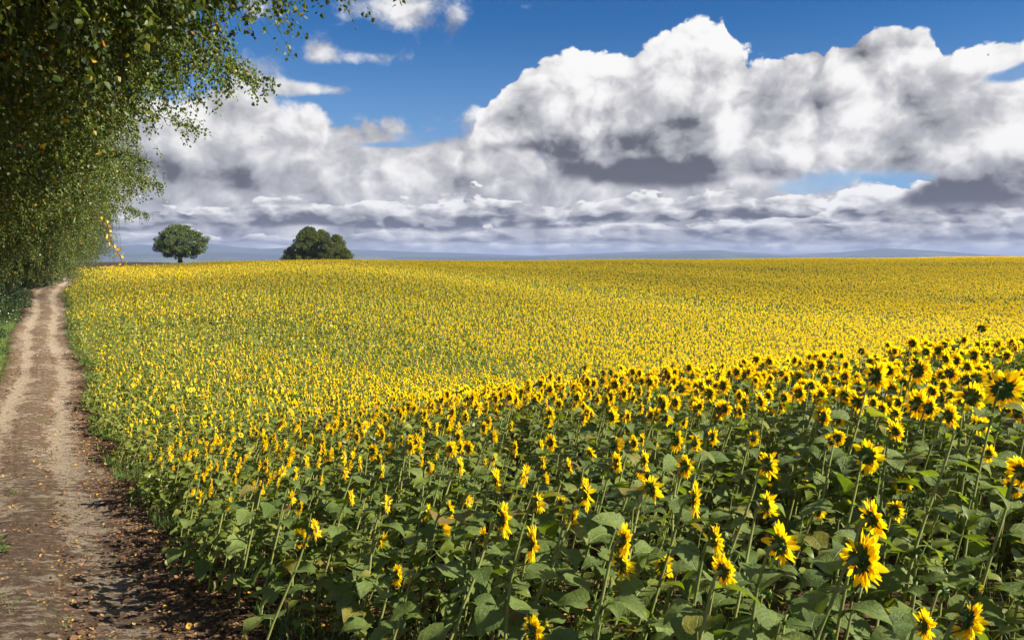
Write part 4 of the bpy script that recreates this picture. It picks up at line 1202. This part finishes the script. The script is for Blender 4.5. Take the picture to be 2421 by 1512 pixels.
def build_small():
    r = np.random.default_rng(40)
    # a bare stick lying across the track
    a, b = on_ground(79, 584), on_ground(172, 562)
    q = np.linspace(0, 1, 12)
    P = np.array([[a.x + (b.x - a.x) * t, a.y + (b.y - a.y) * t + .05 * math.sin(t * 7), 0] for t in q]); P[:, 2] = ground(P[:, 0], P[:, 1]) + .085 + .02 * np.sin(q * 9)
    t = thing('fallen_branch', 'thin bare branch lying across the right wheel rut of the track', 'branch', tuple(P[6]))
    mb = MB(); mb.tube(P - P[6], np.interp(q, [0, 1], [.006, .013]), 6); obj('stem', mb.mesh('stem', [M['twig']]), t)
    mb = MB()
    for k in (3, 5, 8):
        o_ = P[k] - P[6]; s = 1 if k % 2 else -1
        mb.tube([o_, o_ + np.array([-.15, s * .12, .03]), o_ + np.array([-.34, s * .2, .02])], [.006, .004, .002], 5)
    obj('side_twigs', mb.mesh('side_twigs', [M['twig']]), t)
    # young broad leaved weeds beside and on the track
    spots = [(375 * .157, 402.3 - 75 + 0, 0)]
    weeds = [((755, 560), 'small weed with upright leaves at the right edge of the track'), ((945, 680), 'leafy weed at the field edge below the first sunflowers'), ((75, 610), 'low green weed on the left wheel rut'),
             ((330, 355), 'flat weed patch in the grassy middle of the track'), ((355, 100), 'small weed in the middle of the track farther off'), ((20, 1010), 'dark green weed cut off by the left picture edge'), ((600, 395), 'weed with a yellow tinge right of the right wheel rut')]
    for (cx_, cy_), lab in weeds:
        p = on_ground(max(3, cx_ * .157), 402.3 + cy_ * .157)
        t = thing('weed', lab, 'weed', tuple(p + Vector((0, 0, .03))), 0, 'weeds on and beside the track')
        big = .16 if cy_ in (560, 680, 1010) else .085
        st = MB(); st.tube([(0, 0, -.05), (.01, 0, big * 1.0), (.0, .01, big * 1.9)], [.004, .003, .002], 5); obj('stem', st.mesh('stem', [M['weed']]), t)
        lf = MB()
        for k in range(9):
            merge(lf, moved(leaf_mb(r, 0), rotm(0, r.normal(-.3, .3), k * 2.4), (0, 0, big * (.3 + .17 * k)), big * .55), 0)
        obj('leaves', lf.mesh('leaves', [M['weed']]), t)
    # two birds far off in the sky
    m, n = material('bird_feathers'); finish(n, principled(n, (.02, .018, .016), .8, .2))
    for px, py, dist, bank, lab in ((988, 55, 150, .35, 'dark bird gliding before the white cloud at the right edge'), (262, 137, 210, -.2, 'tiny dark bird before the grey cloud bank right of the birches')):
        p = at(px, py, dist)
        mb = MB()
        rows = []
        for t_, w_, zz, sw in ((-1, .02, .10, -.10), (-.6, .10, .12, -.02), (-.3, .14, .07, .02), (-.08, .12, .01, .03), (.08, .12, .01, .03), (.3, .14, .07, .02), (.6, .10, .12, -.02), (1, .02, .10, -.10)):
            rows.append([(t_ * .42, sw + w_ * .5, zz), (t_ * .42, sw, zz + .015), (t_ * .42, sw - w_ * .5, zz)])
        mb.grid(np.array(rows))
        q = np.linspace(0, 1, 7)
        mb.tube(np.stack([0 * q, .20 - .42 * q, .0 * q], -1), [.012, .038, .05, .05, .04, .025, .012], 8)
        mb.add([(-.012, -.18, 0), (.012, -.18, 0), (.05, -.32, 0), (-.05, -.32, 0)], [(0, 1, 2, 3)])
        o = obj('bird', mb.mesh('bird', [m]), None, p, (.1, bank, R(60)))
        tag(o, lab, 'bird', 'birds in the sky')
build_small()

# ------------------------------------------------------------------ unseen clouds added high towards the sun, shaped to shade parts of the field
def build_shade_clouds():
    def cloud(label, x, y, rx, ry, thick, turn, dens, seed):
        m, n = material('shade_cloud_vapour')
        v = n.new('ShaderNodeVolumePrincipled')
        v.inputs['Color'].default_value = (1, 1, 1, 1); v.inputs['Density'].default_value = dens; v.inputs['Anisotropy'].default_value = .3
        o = n.new('ShaderNodeOutputMaterial'); n.link(v.outputs[0], o.inputs['Volume'])
        g = Vector((x, y, gz(x, y))); c = g + sun_dir * (420 / sun_dir.z)
        r = np.random.default_rng(seed); a = r.uniform(0, 6.28, 6)
        U, V = np.linspace(0, np.pi, 25), np.linspace(0, 2 * np.pi, 64, endpoint=False)
        P = []
        for u in U:
            lump = 1 + .10 * np.sin(V * 5 + a[0] + u * 2) + .07 * np.sin(V * 11 + a[1] - u * 3) + .05 * np.sin(V * 17 + a[2])
            s = np.sin(u) ** .9 * lump
            puff_ = 1 + .15 * np.sin(V * 9 + a[3]) * np.sin(u * 5)
            px_, py_ = rx * s * np.cos(V), ry * s * np.sin(V)
            P.append(np.stack([px_ * math.cos(turn) - py_ * math.sin(turn), px_ * math.sin(turn) + py_ * math.cos(turn), thick * np.cos(u) * puff_ * (1.0 if u < 1.57 else .45)], -1))
        mb = MB(); mb.grid(np.array(P)[:, ::-1], 0, True)
        ob = obj('cloud', mb.mesh('cloud', [m]), None, c)  # out of view, laid out for the shadow it throws on the field
        tag(ob, label, 'cloud', 'unseen clouds added to shade the field')
    cloud('unseen cloud added high to the right to shade the nearest sunflowers', 17, -8, 31, 25, 26, R(-6), .0085, 3)
    cloud('unseen small cloud added high to the right to shade the left of the field', -22, 78, 36, 11, 16, R(6), .010, 7)
    cloud('unseen cloud added high to the right to shade the middle of the field', 46, 112, 95, 17, 22, R(-8), .010, 4)
    cloud('unseen wide thin cloud added high to the right to dim the far field', 40, 172, 190, 52, 30, R(4), .0115, 9)
build_shade_clouds()

# ------------------------------------------------------------------ the air that turns the hills blue
def build_haze():
    m, n = material('haze_air')
    v = n.new('ShaderNodeVolumePrincipled')
    v.inputs['Color'].default_value = (.28, .345, .545, 1)
    v.inputs['Density'].default_value = HAZE
    v.inputs['Anisotropy'].default_value = .0
    o = n.new('ShaderNodeOutputMaterial'); n.link(v.outputs[0], o.inputs['Volume'])
    a, lo, hi = 19000.0, -70.0, 112.0
    mb = MB()
    P = [(x, y, z) for z in (lo, hi) for x, y in ((-a, -a), (a, -a), (a, a), (-a, a))]
    mb.add(P, [(3, 2, 1, 0), (4, 5, 6, 7), (0, 1, 5, 4), (1, 2, 6, 5), (2, 3, 7, 6), (3, 0, 4, 7)])
    o = obj('haze', mb.mesh('haze', [m], False))
    tag(o, 'pale blue haze filling the air over the land out to the far hills', 'haze', None, 'stuff')
HAZE = 1.4e-4
build_haze()
